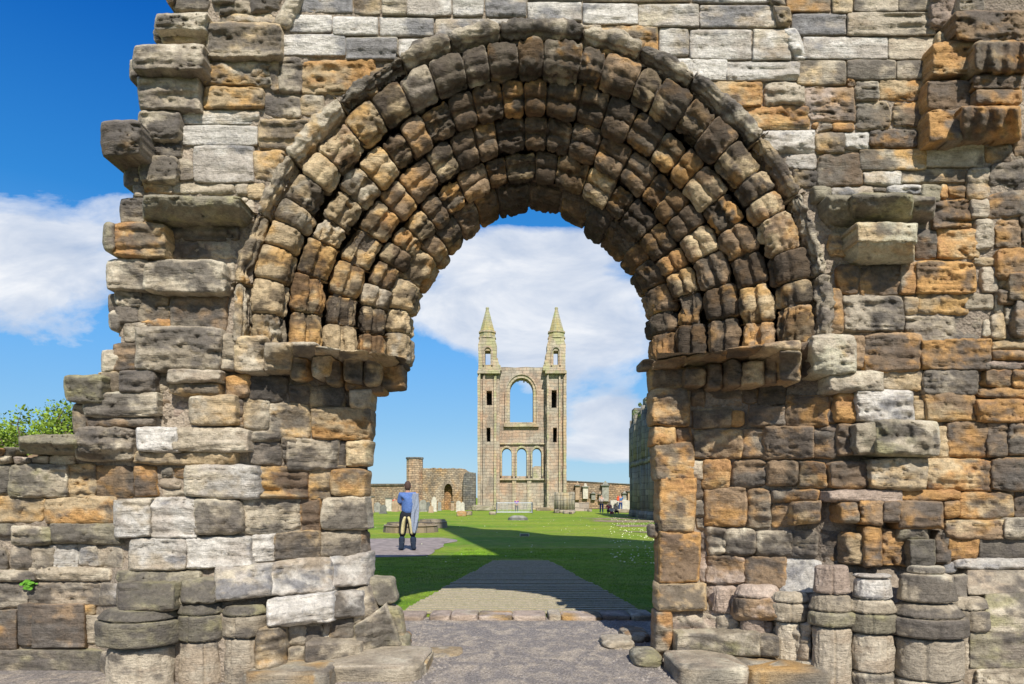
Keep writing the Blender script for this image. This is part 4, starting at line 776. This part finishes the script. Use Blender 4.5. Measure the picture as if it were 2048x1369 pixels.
o = slab('low_wall', P([(1222, 1026), (1222, 1001), (1252, 1000), (1262, 1003), (1262, 1026)], 68), [], 68, 68.6, PALE, None); tag(o, 'pale stone screen wall behind the seated visitors', 'wall')
# lone tower fragment seen low in the right-hand lancet
o = slab('distant_tower', P([(1066, 1000), (1066, 935), (1070, 932.5), (1082, 933), (1092, 936), (1092, 1000)], 96), [], 96, 99, GS2, None); tag(o, 'distant mossy stone tower top showing through the right lancet', 'tower')

# dark nave wall on the right, standing end-on
nw = thing('nave_wall', 'dark grey shafted ruin wall with plants along its top, seen end on at the right of the lawn', 'ruined wall', (9.6, 48, 0))
NS = far_stone('nave_stone', (.24, .235, .21), (.28, .25, .18), (.12, .12, .11), .42, 1.0, bstr=.6)
xs = 8.95
bm = bmesh.new(); box(bm, xs, xs+1.7, 39, 52, 0, 7.4); box(bm, xs-.1, xs+1.8, 51.4, 52.6, 2.9, 6.6); box(bm, xs, xs+1.7, 39, 45, 7.4, 9.0); bm_obj('wall', bm, NS, nw)
for i, yq in enumerate(np.arange(40.2, 52.2, 1.0)):
    bm = bmesh.new(); r = .26 if i % 3 else .4
    prism(bm, xs, yq, 0, .5, r*1.5, r*1.2, 10); prism(bm, xs, yq, .5, 3.6, r, r, 10); prism(bm, xs, yq, 3.6, 3.9, r*1.3, r*1.3, 10); prism(bm, xs, yq, 3.9, 7.2+.5*math.sin(i*2.1), r*.85, r*.8, 10); prism(bm, xs-.1, yq+.45, 0, 6.5+.6*math.sin(i*1.3), .11, .1, 6)
    bm_obj('shaft', bm, NS, nw, True)
bm = bmesh.new()
for i in range(26):
    yq = random.uniform(39.5, 52.3); s = random.uniform(.2, .6); z = 7.3+max(0, (46-yq))*.18; box(bm, xs+random.uniform(-.2, .5), xs+1.2, yq-s, yq+s, z-.3, z+random.uniform(.2, 1.0), .06)
bm_obj('broken_top', bm, NS, nw)
IVY = plain('ivy', (.13, .19, .03), .7, .6, 6)
def leaf_cloud(name, centres, n, size, mat, parent, flat=1.0):
    c = rng.integers(0, len(centres), n); C0 = np.array([q[:3] for q in centres])[c]; R_ = np.array([q[3] for q in centres])[c]
    d = rng.normal(size=(n, 3)); d /= np.linalg.norm(d, axis=1)[:, None]; rad = R_*rng.uniform(.25, 1.0, n)**.45
    p = C0+d*rad[:, None]*np.array((1, 1, flat)); a = rng.normal(size=(n, 3)); a /= np.linalg.norm(a, axis=1)[:, None]; b = np.cross(a, rng.normal(size=(n, 3))); b /= np.linalg.norm(b, axis=1)[:, None]
    s = (size*rng.uniform(.5, 1.4, n))[:, None]
    V = np.stack([p-a*s, p+b*s*.55, p+a*s, p-b*s*.55], 1).reshape(-1, 3)
    return mesh_np(name, V, np.arange(4*n).reshape(-1, 4), mat, parent, smooth=False)
leaf_cloud('ivy', [(xs-.1+random.uniform(-.1, .6), random.uniform(40, 52), 7.5+random.uniform(-.5, .3), random.uniform(.12, .3)) for _ in range(22)], 2600, .05, IVY, nw)

# clustered pier stump, low blocks, pier bases
cp = thing('pier_stump', 'grey clustered column stump with vertical shafts standing right of the gable foot', 'column stump', (X(1128, 62), 62, 0))
PS = far_stone('pier_stone', (.36, .33, .25), (.40, .32, .18), (.16, .15, .12), .45, 2, bumpd=.02)
for i in range(9):
    a = math.pi+i*math.pi/8; x = X(1129, 62)+.74*math.cos(a); y = 62+.55*math.sin(a); bm = bmesh.new()
    prism(bm, x, y, .25, Z(random.uniform(984, 987), 62), .15 if i % 2 else .19, .15 if i % 2 else .18, 10); prism(bm, x, y, 0, .3, .26, .2, 10); bm_obj('shaft', bm, PS, cp, True)
bm = bmesh.new(); box(bm, X(1115, 62), X(1144, 62), 61.9, 63, 0, Z(988, 62), .05); bm_obj('core', bm, PS, cp)
for i, (px, py, ww, hh, cd, lb) in enumerate([(1114, 1027, 10, 9, 'gm', 'rounded grey rubble block at the foot of the clustered stump'), (1137, 1028, 22, 7, 'pg', 'pink grey rubble at the right foot of the clustered stump'), (1120, 1012, 12, 14, 'mg', 'broken shaft piece leaning left of the clustered stump'),
        (923, 1033, 20, 11, 'ob', 'squared orange block on the grass left of the fence barrier'), (938, 1031, 12, 9, 'bg', 'smaller block touching the squared orange block'), (966, 1022, 46, 12, 'gm', 'broad low heap of grey masonry at the left foot of the gable'), (985, 1030, 14, 7, 'gp', 'flat grey block just left of the fence barrier'),
        (1180, 1024, 8, 6, 'gb', 'small stone on the grass between stump and visitors'), (1092, 1022, 40, 7, 'cb', 'row of pale rubble at the right foot of the gable'), (1250, 1026, 36, 8, 'gn', 'long low stone ledge behind the visitors'), (1142, 1029, 5, 5, 'k', 'tiny dark stone right of the clustered stump')]):
    y = GY(py); tag(rock('stone_block', X(px, y), y+.3, -.03, ww/F*y, .8, hh/F*y, cd, px, boxy=.8), lb, 'stone block', 'fallen blocks on the far lawn')
def pier_base(px, pyb, w_, h_, lb, rot):
    y = GY(pyb); r = w_/2/F*y; x = X(px, y); hh = h_/F*y; yc = y+r*.9; t = thing('ruined_pier', lb, 'pier base', (x, yc, 0), 'low pier bases on the lawn')
    m_ = far_stone('base_stone', (.25, .215, .16), (.27, .21, .13), (.13, .12, .10), .6, 1.3, bumpd=.04)
    bm = bmesh.new(); prism(bm, x, yc, 0, hh*.55, r, r*.98, 12, rot); bm_obj('plinth_drum', bm, m_, t)
    bm = bmesh.new(); prism(bm, x, yc, hh*.55, hh*.68, r*.93, r*1.0, 12, rot); prism(bm, x, yc, hh*.68, hh*.80, r*1.0, r*.90, 12, rot); prism(bm, x, yc, hh*.80, hh, r*.88, r*.85, 12, rot); bm_obj('moulding', bm, m_, t)
pier_base(814, 1067, 114, 20, 'wide twelve sided moulded pier base behind the man in blue', .1)
pier_base(862, 1057, 62, 17, 'smaller pier base just behind the wide one, on its right', .3)
# low slab mound and sign
mt = thing('covered_well', 'low rounded dark edged slab lying in the middle of the sunlit lawn', 'slab', (X(1035, 42), 42.5, 0))
bm = bmesh.new(); prism(bm, X(1036, 42), 42.6, 0, .16, .62, .58, 20, 0, 1, .9); bm_obj('rim', bm, DARKM, mt)
bm = bmesh.new(); prism(bm, X(1036, 42), 42.6, .16, .28, .56, .32, 20, 0, 1, .9); bm_obj('lid', bm, GREYM, mt)
sg = thing('ground_plaque', 'small framed information plate set low in the lawn beyond the walkway', 'sign', (X(1049, 24.4), 24.4, 0)); y = 24.4
bm = bmesh.new(); box(bm, X(1039.5, y), X(1058.5, y), y, y+.05, .03, .12, .004); bm_obj('frame', bm, plain('pale_frame', (.5, .5, .48), .5, .1), sg)
bm = bmesh.new(); box(bm, X(1041, y), X(1057, y), y-.004, y, .043, .107); bm_obj('panel', bm, plain('sign_panel', (.10, .12, .10), .4, .3, 30), sg)
for a in (1042, 1056):
    bm = bmesh.new(); prism(bm, X(a, y), y+.03, 0, .04, .012, .012, 6); bm_obj('leg', bm, DARKM, sg)
# steel crowd barrier
fb = thing('fence_barrier', 'galvanised mesh fence enclosure on the lawn in front of the gable', 'fence', (X(1030, 62), 62, 0))
MET = plain('galvanised_steel', (.46, .48, .50), .5, .15, 5)
def bar(bm, a, b, r, n=6):
    a = Vector(a); b = Vector(b); q = (b-a).normalized().to_track_quat('Z', 'Y'); vs = [[bm.verts.new(p+q @ Vector((r*math.cos(2*math.pi*i/n), r*math.sin(2*math.pi*i/n), 0))) for i in range(n)] for p in (a, b)]
    for i in range(n): bm.faces.new((vs[0][i], vs[0][(i+1) % n], vs[1][(i+1) % n], vs[1][i]))
xa, xb, ya, yb = X(993, 60.5), X(1065, 60.5), 60.5, 63.2
for (p, q) in (((xa, ya), (xb, ya)), ((xa, yb), (xb, yb)), ((xa, ya), (xa, yb)), ((xb, ya), (xb, yb))):
    bm = bmesh.new()
    for z in (.08, .9): bar(bm, (*p, z), (*q, z), .028)
    for e in (p, q): bar(bm, (*e, 0), (*e, .95), .03)
    n = 26
    for i in range(1, n): f = i/n; bar(bm, (p[0]+(q[0]-p[0])*f, p[1]+(q[1]-p[1])*f, .08), (p[0]+(q[0]-p[0])*f, p[1]+(q[1]-p[1])*f, .9), .008, 4)
    bm_obj('fence_panel', bm, MET, fb)

# ------------------------------------------------------------------ gravestones
def grave(px, pyb, w_, h_, shape, mat, lb):
    y = GY(pyb); t = .16; x = X(px, y); hw = w_/2/F*y; hh = h_/F*y; g = thing('gravestone', lb, 'gravestone', (x, y, 0), 'gravestones on the left of the lawn')
    n = 10
    if shape == 'round': o = [(x-hw, 0)]+[(x-hw*math.cos(math.pi*i/n), hh-hw+hw*math.sin(math.pi*i/n)) for i in range(n+1)]+[(x+hw, 0)]
    elif shape == 'shoulder': o = [(x-hw, 0), (x-hw, hh*.8), (x-hw*.7, hh*.84), (x-hw*.55, hh*.96), (x, hh), (x+hw*.55, hh*.96), (x+hw*.7, hh*.84), (x+hw, hh*.8), (x+hw, 0)]
    elif shape == 'gable': o = [(x-hw, 0), (x-hw, hh*.8), (x, hh), (x+hw, hh*.8), (x+hw, 0)]
    else: o = [(x-hw, 0), (x-hw, hh), (x+hw, hh), (x+hw, 0)]
    slab('headstone', o, [], y, y+t, mat, g)
    bm = bmesh.new(); box(bm, x-hw*1.2, x+hw*1.2, y-.12, y+t+.12, -.03, .11, .02); bm_obj('base', bm, mat, g)
    if shape == 'flat': bm = bmesh.new(); box(bm, x-hw*1.15, x+hw*1.15, y-.08, y+t+.08, hh, hh+.09, .02); bm_obj('cap', bm, DARKM, g)
for a in [(741, 1026, 13, 31, 'flat', BROWNM, 'tall brown headstone at the far left of the doorway view'), (754, 1025, 14, 20, 'shoulder', GREYM, 'grey shouldered headstone behind the dark one'), (766, 1028, 13, 18, 'round', DARKM, 'dark round topped headstone nearest on the left'), (777, 1023, 12, 25, 'flat', PALE, 'pale square pedestal headstone left of the man'),
          (790, 1024, 12, 24, 'gable', BROWNM, 'brown gabled headstone just left of the man'), (802, 1023, 10, 22, 'round', BROWNM, 'brown rounded headstone partly behind the man'), (846, 1024, 14, 24, 'round', GREYM, 'round grey headstone right of the man'), (856, 1023, 8, 20, 'gable', DARKM, 'narrow dark headstone second right of the man'),
          (868, 1024, 10, 30, 'shoulder', PALE, 'tallest pale headstone in front of the rubble wall'), (862, 1026, 9, 14, 'round', BROWNM, 'small orange brown headstone below the tallest pale one'), (879, 1022, 7, 18, 'round', GREYM, 'small grey rounded headstone right of the tallest pale one'), (917, 1024, 9, 22, 'round', PALE, 'pale round headstone left of the squared orange block'),
          (925, 1023, 8, 19, 'gable', PALE, 'white gabled headstone beside the dark end pier'), (905, 1022, 6, 17, 'flat', BROWNM, 'slim brown headstone under the little arch'), (1246, 1024, 9, 20, 'round', PALE, 'white rounded headstone behind the seated visitors'), (1231, 1024, 8, 17, 'shoulder', GREYM, 'grey shouldered headstone behind the visitors')]:
    grave(*a)

# ------------------------------------------------------------------ trees behind the low wall
def tree(px, Yt, top, sp_, lb, seed, dens=6000, leaf=.05):
    rs = random.Random(seed); x = X(px, Yt); t = thing('leafy_tree', lb, 'tree', (x, Yt, 0), 'trees behind the low wall')
    zt = Z(top, Yt); bm = bmesh.new()
    def limb(a, b, r0, r1):
        a = Vector(a); b = Vector(b); q = (b-a).normalized().to_track_quat('Z', 'Y'); vs = [[bm.verts.new(p+q @ Vector((r*math.cos(2*math.pi*i/7), r*math.sin(2*math.pi*i/7), 0))) for i in range(7)] for p, r in ((a, r0), (b, r1))]
        for i in range(7): bm.faces.new((vs[0][i], vs[0][(i+1) % 7], vs[1][(i+1) % 7], vs[1][i]))
    limb((x, Yt, 0), (x+.1, Yt, zt*.35), .22, .15); cl = []
    for i in range(34):
        a = rs.uniform(0, 6.28); rr = rs.uniform(.2, 1)*sp_; zz = zt*(.38+.57*rs.random()**.8*(1-.45*(rr/sp_)**2)); e = (x+rr*math.cos(a), Yt+rr*math.sin(a)*.7, zz)
        limb((x+.1, Yt, zt*rs.uniform(.25, .35)), e, .05, .012); cl.append((*e, rs.uniform(.3, .62)))
        for k in range(3): f = (e[0]+rs.uniform(-.5, .5), e[1]+rs.uniform(-.4, .4), e[2]+rs.uniform(0, .5)); limb(e, f, .012, .004); cl.append((*f, rs.uniform(.15, .35)))
    bm_obj('trunk', bm, plain('bark', (.16, .12, .08), .95, .3, 12), t)
    leaf_cloud('crown', cl, dens, leaf, LEAF2, t)
LEAF2 = plain('spring_leaves', (.19, .28, .03), .65, .5, 1.2)
tree(68, 20, 815, 1.35, 'taller loose crowned tree behind the low wall at the left edge', 3, 4200)
tree(132, 19, 826, .8, 'brighter green tree touching the ruined wall edge', 8, 4000)
tree(8, 21, 850, .9, 'small tree cut by the left edge of the view', 14, 6000)
tree(-60, 22, 815, 1.4, 'outermost tree to the left, mostly beyond the picture edge', 19, 6000)

# ------------------------------------------------------------------ people
def skin(name, V, E, R_, mat, parent, sub=2):
    me = bpy.data.meshes.new(name); me.from_pydata([Vector(v) for v in V], E, []); ob = bpy.data.objects.new(name, me); COL.objects.link(ob)
    ob.modifiers.new('s', 'SKIN'); 
    if not me.skin_vertices: raise RuntimeError('no skin layer')
    for i, r in enumerate(R_):
        r = r if isinstance(r, tuple) else (r, r); me.skin_vertices[0].data[i].radius = r; me.skin_vertices[0].data[i].use_root = (i == 0)
    s = ob.modifiers.new('u', 'SUBSURF'); s.levels = sub; s.render_levels = sub
    m2 = bpy.data.meshes.new_from_object(ob.evaluated_get(bpy.context.evaluated_depsgraph_get())); bpy.data.objects.remove(ob)
    m2.name = name; m2.materials.clear(); m2.materials.append(mat)
    for p in m2.polygons: p.use_smooth = True
    return link(name, m2, parent)
def chain(n, o=0): return [(o+i, o+i+1) for i in range(n-1)]
def cloth(name, col): return plain(name, col, .85, .2, 25, .01)
SKIN = plain('skin', (.45, .26, .18), .6, .1, 10); SKIND = plain('skin_tanned', (.30, .17, .11), .6, .1, 10)
def fingers(o, hand, dirv, up, side, mat, par, s=1.0):
    for k in range(4):
        b0 = Vector(hand)+Vector(side)*(.022*(k-1.5))*s; l = (.075, .085, .08, .065)[k]*s; d = Vector(dirv).normalized(); u = Vector(up).normalized()
        skin('finger', [b0, b0+d*l*.45, b0+d*l*.75+u*l*.25, b0+d*l*.85+u*l*.55], chain(4), [.010*s, .0095*s, .009*s, .007*s], mat, par, 1)
    b0 = Vector(hand)-Vector(side)*.045*s-Vector(dirv)*.03*s; d = (Vector(dirv)*.5-Vector(side)).normalized()
    skin('thumb', [b0, b0+d*.03*s, b0+d*.055*s+Vector(up)*.01], chain(3), [.012*s, .011*s, .008*s], mat, par, 1)
# the man in blue, seen from behind
def man():
    Y0 = 18.2; x = X(815, Y0); t = thing('person', 'man in blue shirt and black and cream trousers, grey jacket over his shoulder', 'person', (x, Y0, 0))
    def V3(a, h, d=0): return (x+a, Y0+d, h)
    # body: continuous head, neck, torso, legs and arms (hands raised in front of the chest)
    Vb = [V3(0, .98), V3(0, 1.15), V3(0, 1.36, .01), V3(0, 1.50, .02), V3(0, 1.57, .02), V3(.005, 1.66, .025), V3(.005, 1.76, .02),
          V3(-.19, 1.45, .02), V3(-.205, 1.20, .10), V3(-.10, 1.24, .28), V3(-.06, 1.30, .34), V3(.19, 1.45, .02), V3(.27, 1.20, .07), V3(.16, 1.23, .30), V3(.10, 1.28, .36),
          V3(-.11, .88), V3(-.14, .50, .03), V3(-.16, .12, -.01), V3(-.165, .05, .10), V3(.10, .88), V3(.14, .50, .03), V3(.145, .12, .0), V3(.15, .05, .10)]
    E = [(0, 1), (1, 2), (2, 3), (3, 4), (4, 5), (5, 6), (2, 7), (7, 8), (8, 9), (9, 10), (2, 11), (11, 12), (12, 13), (13, 14), (0, 15), (15, 16), (16, 17), (17, 18), (0, 19), (19, 20), (20, 21), (21, 22)]
    Rr = [(.13, .09), (.11, .08), (.13, .08), (.07, .07), (.055, .06), (.085, .10), (.06, .07), .055, .042, .033, .025, .055, .042, .033, .025, .09, .058, .038, .035, .09, .058, .038, .035]
    body = skin('body', Vb, E, Rr, SKIN, t)
    fingers(t, V3(-.05, 1.32, .36), (0.2, .4, .8), (.3, .5, 0), (0, 1, 0), SKIN, body); fingers(t, V3(.09, 1.30, .38), (-.2, .4, .8), (-.3, .5, 0), (0, 1, 0), SKIN, body)
    hair = skin('hair', [V3(.005, 1.58, -.018), V3(.005, 1.66, -.012), V3(.005, 1.75, .0), V3(.005, 1.83, .02)], chain(4), [(.066, .062), (.094, .092), (.096, .10), (.05, .06)], plain('dark_cropped_hair', (.075, .045, .035), .8, .4, 60, .01), t)
    for s in (-1, 1): skin('ear', [V3(.005+s*.083, 1.66, .03), V3(.005+s*.092, 1.70, .025)], [(0, 1)], [.016, .016], SKIN, body, 1)
    SH = cloth('blue_shirt', (.085, .155, .37))
    skin('shirt', [V3(-.005, .93), V3(0, 1.13, .005), V3(0, 1.30, .01), V3(0, 1.44, .015), V3(-.17, 1.455, .02), V3(-.215, 1.22, .07), V3(.17, 1.455, .02), V3(.245, 1.30, .04), V3(0, 1.52, .02)], [(0, 1), (1, 2), (2, 3), (3, 4), (4, 5), (3, 6), (6, 7), (3, 8)],
         [(.20, .15), (.195, .145), (.215, .145), (.19, .13), .10, .078, .10, .078, (.085, .085)], SH, t)
    BK = cloth('black_breeches', (.014, .015, .02)); CR = cloth('cream_patch', (.55, .47, .25))
    tr = skin('trousers', [V3(0, 1.10), V3(0, .92), V3(-.095, .82), V3(-.13, .52, .02), V3(-.145, .34, .01), V3(.095, .82), V3(.135, .52, .02), V3(.135, .34, .01)], [(0, 1), (1, 2), (2, 3), (3, 4), (1, 5), (5, 6), (6, 7)],
         [(.20, .15), (.20, .16), (.135, .14), .105, .085, (.135, .14), .105, .085], BK, t)
    for s in (-1, 1):
        pts = [V3(s*.035, .90, -.13), V3(s*.075, .80, -.125), V3(s*.10, .66, -.085), V3(s*.12, .50, -.065), V3(s*.125, .42, -.065)]
        skin('seat_patch', pts, chain(5), [(.05, .035), (.075, .045), (.088, .052), (.080, .05), (.066, .045)], CR, tr)
        bt = skin('boot', [V3(s*.145, .40, .005), V3(s*.15, .24, 0), V3(s*.155, .10, -.01), V3(s*.16, .055, -.02), V3(s*.17, .05, .13)], chain(5), [(.092, .095), (.082, .085), (.062, .07), (.055, .07), (.05, .045)], cloth('navy_boot', (.018, .028, .05)), t)
        skin('boot_band', [V3(s*.152, .215, 0), V3(s*.152, .235, 0)], [(0, 1)], [(.092, .095), (.092, .095)], plain('reflective_grey', (.35, .42, .46), .4, .1), bt, 1)
    # jacket hanging from the right shoulder as folded cloth
    n, m_ = 34, 46; vs = []
    for j in range(m_):
        f = j/(m_-1); z = 1.50-.98*f
        for i in range(n):
            g = i/(n-1); a = -1.0+g*2.7; wv = .050*math.sin(g*17+4*f)*(.3+f)+.022*math.sin(g*37+f*9); r = .085+.03*f+wv
            cxx = .215-.03*f-(.03*math.sin(f*3.1)); lo = .10*math.sin(g*3.2)*f
            wid = (.46+.36*min(1, f*3))*(1-.80*max(0, f-.62)/.38)
            vs.append(V3(cxx+r*1.25*math.sin(a)*wid, z-lo*.6, .02-r*1.05*math.cos(a)-.03))
    q_ = [(j*n+i, j*n+i+1, (j+1)*n+i+1, (j+1)*n+i) for j in range(m_-1) for i in range(n-1)]
    JK = cloth('grey_blue_jacket', (.25, .285, .36)); jk = mesh_np('jacket', vs, q_, JK, t); so_ = jk.modifiers.new('s', 'SOLIDIFY'); so_.thickness = .012
    skin('jacket_sleeve', [V3(.15, 1.50, .0), V3(.215, 1.44, -.03), V3(.24, 1.2, -.05), V3(.17, 1.02, -.11), V3(.13, .93, -.12)], chain(5), [.05, .08, .07, .055, .045], JK, jk)
man()
def visitor(px, pyb, hpx, top, leg, hair, lb, sit=False, y=None, shade=None):
    Y0 = y or GY(pyb); s = hpx/F*Y0/(1.75 if not sit else 1.2); x = X(px, Y0); t = thing('person', lb, 'person', (x, Y0, 0), 'distant visitors')
    def V3(a, h, d=0): return (x+a*s, Y0+d*s, h*s)
    k = 0 if not sit else -.55
    K = ([V3(-.10, .85), V3(-.11, .48, -.02), V3(-.12, .1), V3(-.12, .04, -.12), V3(.10, .85), V3(.12, .48, .02), V3(.12, .1, .03), V3(.12, .04, -.09)] if not sit else
         [V3(-.11, .30, -.05), V3(-.16, .42, -.42), V3(-.16, .08, -.50), V3(-.16, .04, -.60), V3(.11, .30, -.05), V3(.16, .38, -.44), V3(.16, .08, -.52), V3(.16, .04, -.62)])
    hp = .95+k*1.1 if sit else .95; up = hp
    Vb = [V3(0, up), V3(0, up+.25), V3(0, up+.45), V3(0, up+.56), V3(0, up+.68), V3(0, up+.77), V3(-.18, up+.46), V3(-.24, up+.22, -.03), V3(-.13, up+.12, -.24), V3(.18, up+.46), V3(.24, up+.22, -.03), V3(.15, up+.14, -.24)]
    b = len(Vb); E = [(0, 1), (1, 2), (2, 3), (3, 4), (4, 5), (2, 6), (6, 7), (7, 8), (2, 9), (9, 10), (10, 11), (0, b), (b, b+1), (b+1, b+2), (b+2, b+3), (0, b+4), (b+4, b+5), (b+5, b+6), (b+6, b+7)]
    Rr = [(.14*s, .10*s), (.13*s, .10*s), (.15*s, .10*s), .05*s, (.08*s, .09*s), .06*s]+[.05*s, .04*s, .03*s]*2+[.08*s, .055*s, .04*s, .04*s]*2
    skin('body', Vb+K, E, Rr, SKIN, t, 1)
    skin('top', [V3(0, up+.02), V3(0, up+.25), V3(0, up+.44), V3(-.17, up+.46), V3(-.23, up+.25, -.02), V3(.17, up+.46), V3(.23, up+.25, -.02)], [(0, 1), (1, 2), (2, 3), (3, 4), (2, 5), (5, 6)], [(.17*s, .12*s), (.155*s, .115*s), (.165*s, .11*s), .075*s, .06*s, .075*s, .06*s], cloth('top_cloth', top), t, 1)
    skin('trousers', [V3(0, up)]+K[:3]+K[4:7], [(0, 1), (1, 2), (2, 3), (0, 4), (4, 5), (5, 6)], [(.155*s, .12*s), .10*s, .075*s, .06*s, .10*s, .075*s, .06*s], cloth('leg_cloth', leg), t, 1)
    skin('hair', [V3(0, up+.66, .03), V3(0, up+.74, .02), V3(0, up+.79, .0)], chain(3), [(.085*s, .08*s), (.09*s, .09*s), .05*s], cloth('hair_dark', hair), t, 1)
    return t
BK_ = (.03, .025, .02)
visitor(1203, 1027.5, 38, (.42, .36, .33), (.03, .07, .22), BK_, 'visitor standing in a pale striped top and blue jeans on the right')
visitor(1218, 1029, 27, (.38, .05, .10), (.04, .03, .05), BK_, 'seated visitor in a crimson top with dark hair', True)
visitor(1223, 1031, 20, (.55, .55, .60), (.30, .04, .08), (.5, .5, .52), 'crouching visitor in a white hooded top, lowest of the group', True)
visitor(1232, 1029, 23, (.55, .42, .36), (.05, .04, .04), (.02, .02, .02), 'seated black haired visitor in a pale pink top', True)
v_ = visitor(1241, 1024, 36, (.05, .16, .36), (.03, .06, .18), BK_, 'standing visitor in blue, rightmost of the group')
rk = thing('backpack', 'orange red backpack carried by the standing visitor in blue', 'backpack', (X(1237, 66.3), 66.3, 1.0))
skin('bag', [(X(1237, 66), 66.3, 1.02), (X(1237, 66), 66.3, 1.45)], [(0, 1)], [(.14, .11), (.15, .10)], cloth('orange_nylon', (.75, .10, .04)), rk, 2)
skin('flap', [(X(1237, 66), 66.2, 1.40), (X(1237, 66), 66.18, 1.55)], [(0, 1)], [(.13, .08), (.10, .06)], cloth('orange_flap', (.8, .14, .05)), rk, 1)
visitor(1033, 1016, 28, (.16, .03, .42), (.03, .03, .04), BK_, 'visitor in a purple jacket standing inside the fence enclosure', y=64)
visitor(789, 1021, 26, (.65, .06, .05), (.1, .08, .06), (.35, .05, .04), 'visitor in red half hidden behind the gravestones on the left')
visitor(883, 1018, 30, (.02, .30, .42), (.02, .22, .34), (.06, .10, .12), 'visitor in a turquoise coat by the rubble wall')
visitor(894, 1018, 29, (.06, .16, .45), (.30, .28, .20), (.1, .06, .04), 'visitor in a blue top with pale trousers, right of the turquoise coat')
visitor(874, 1018, 27, (.10, .06, .12), (.04, .04, .05), (.15, .06, .04), 'visitor in dark clothes left of the turquoise coat')
visitor(863, 1019, 29, (.20, .09, .07), (.10, .07, .05), BK_, 'visitor in brown behind the headstones, leftmost of the four by the rubble wall')
print('stones', SID[0], 'objects', len(bpy.data.objects))
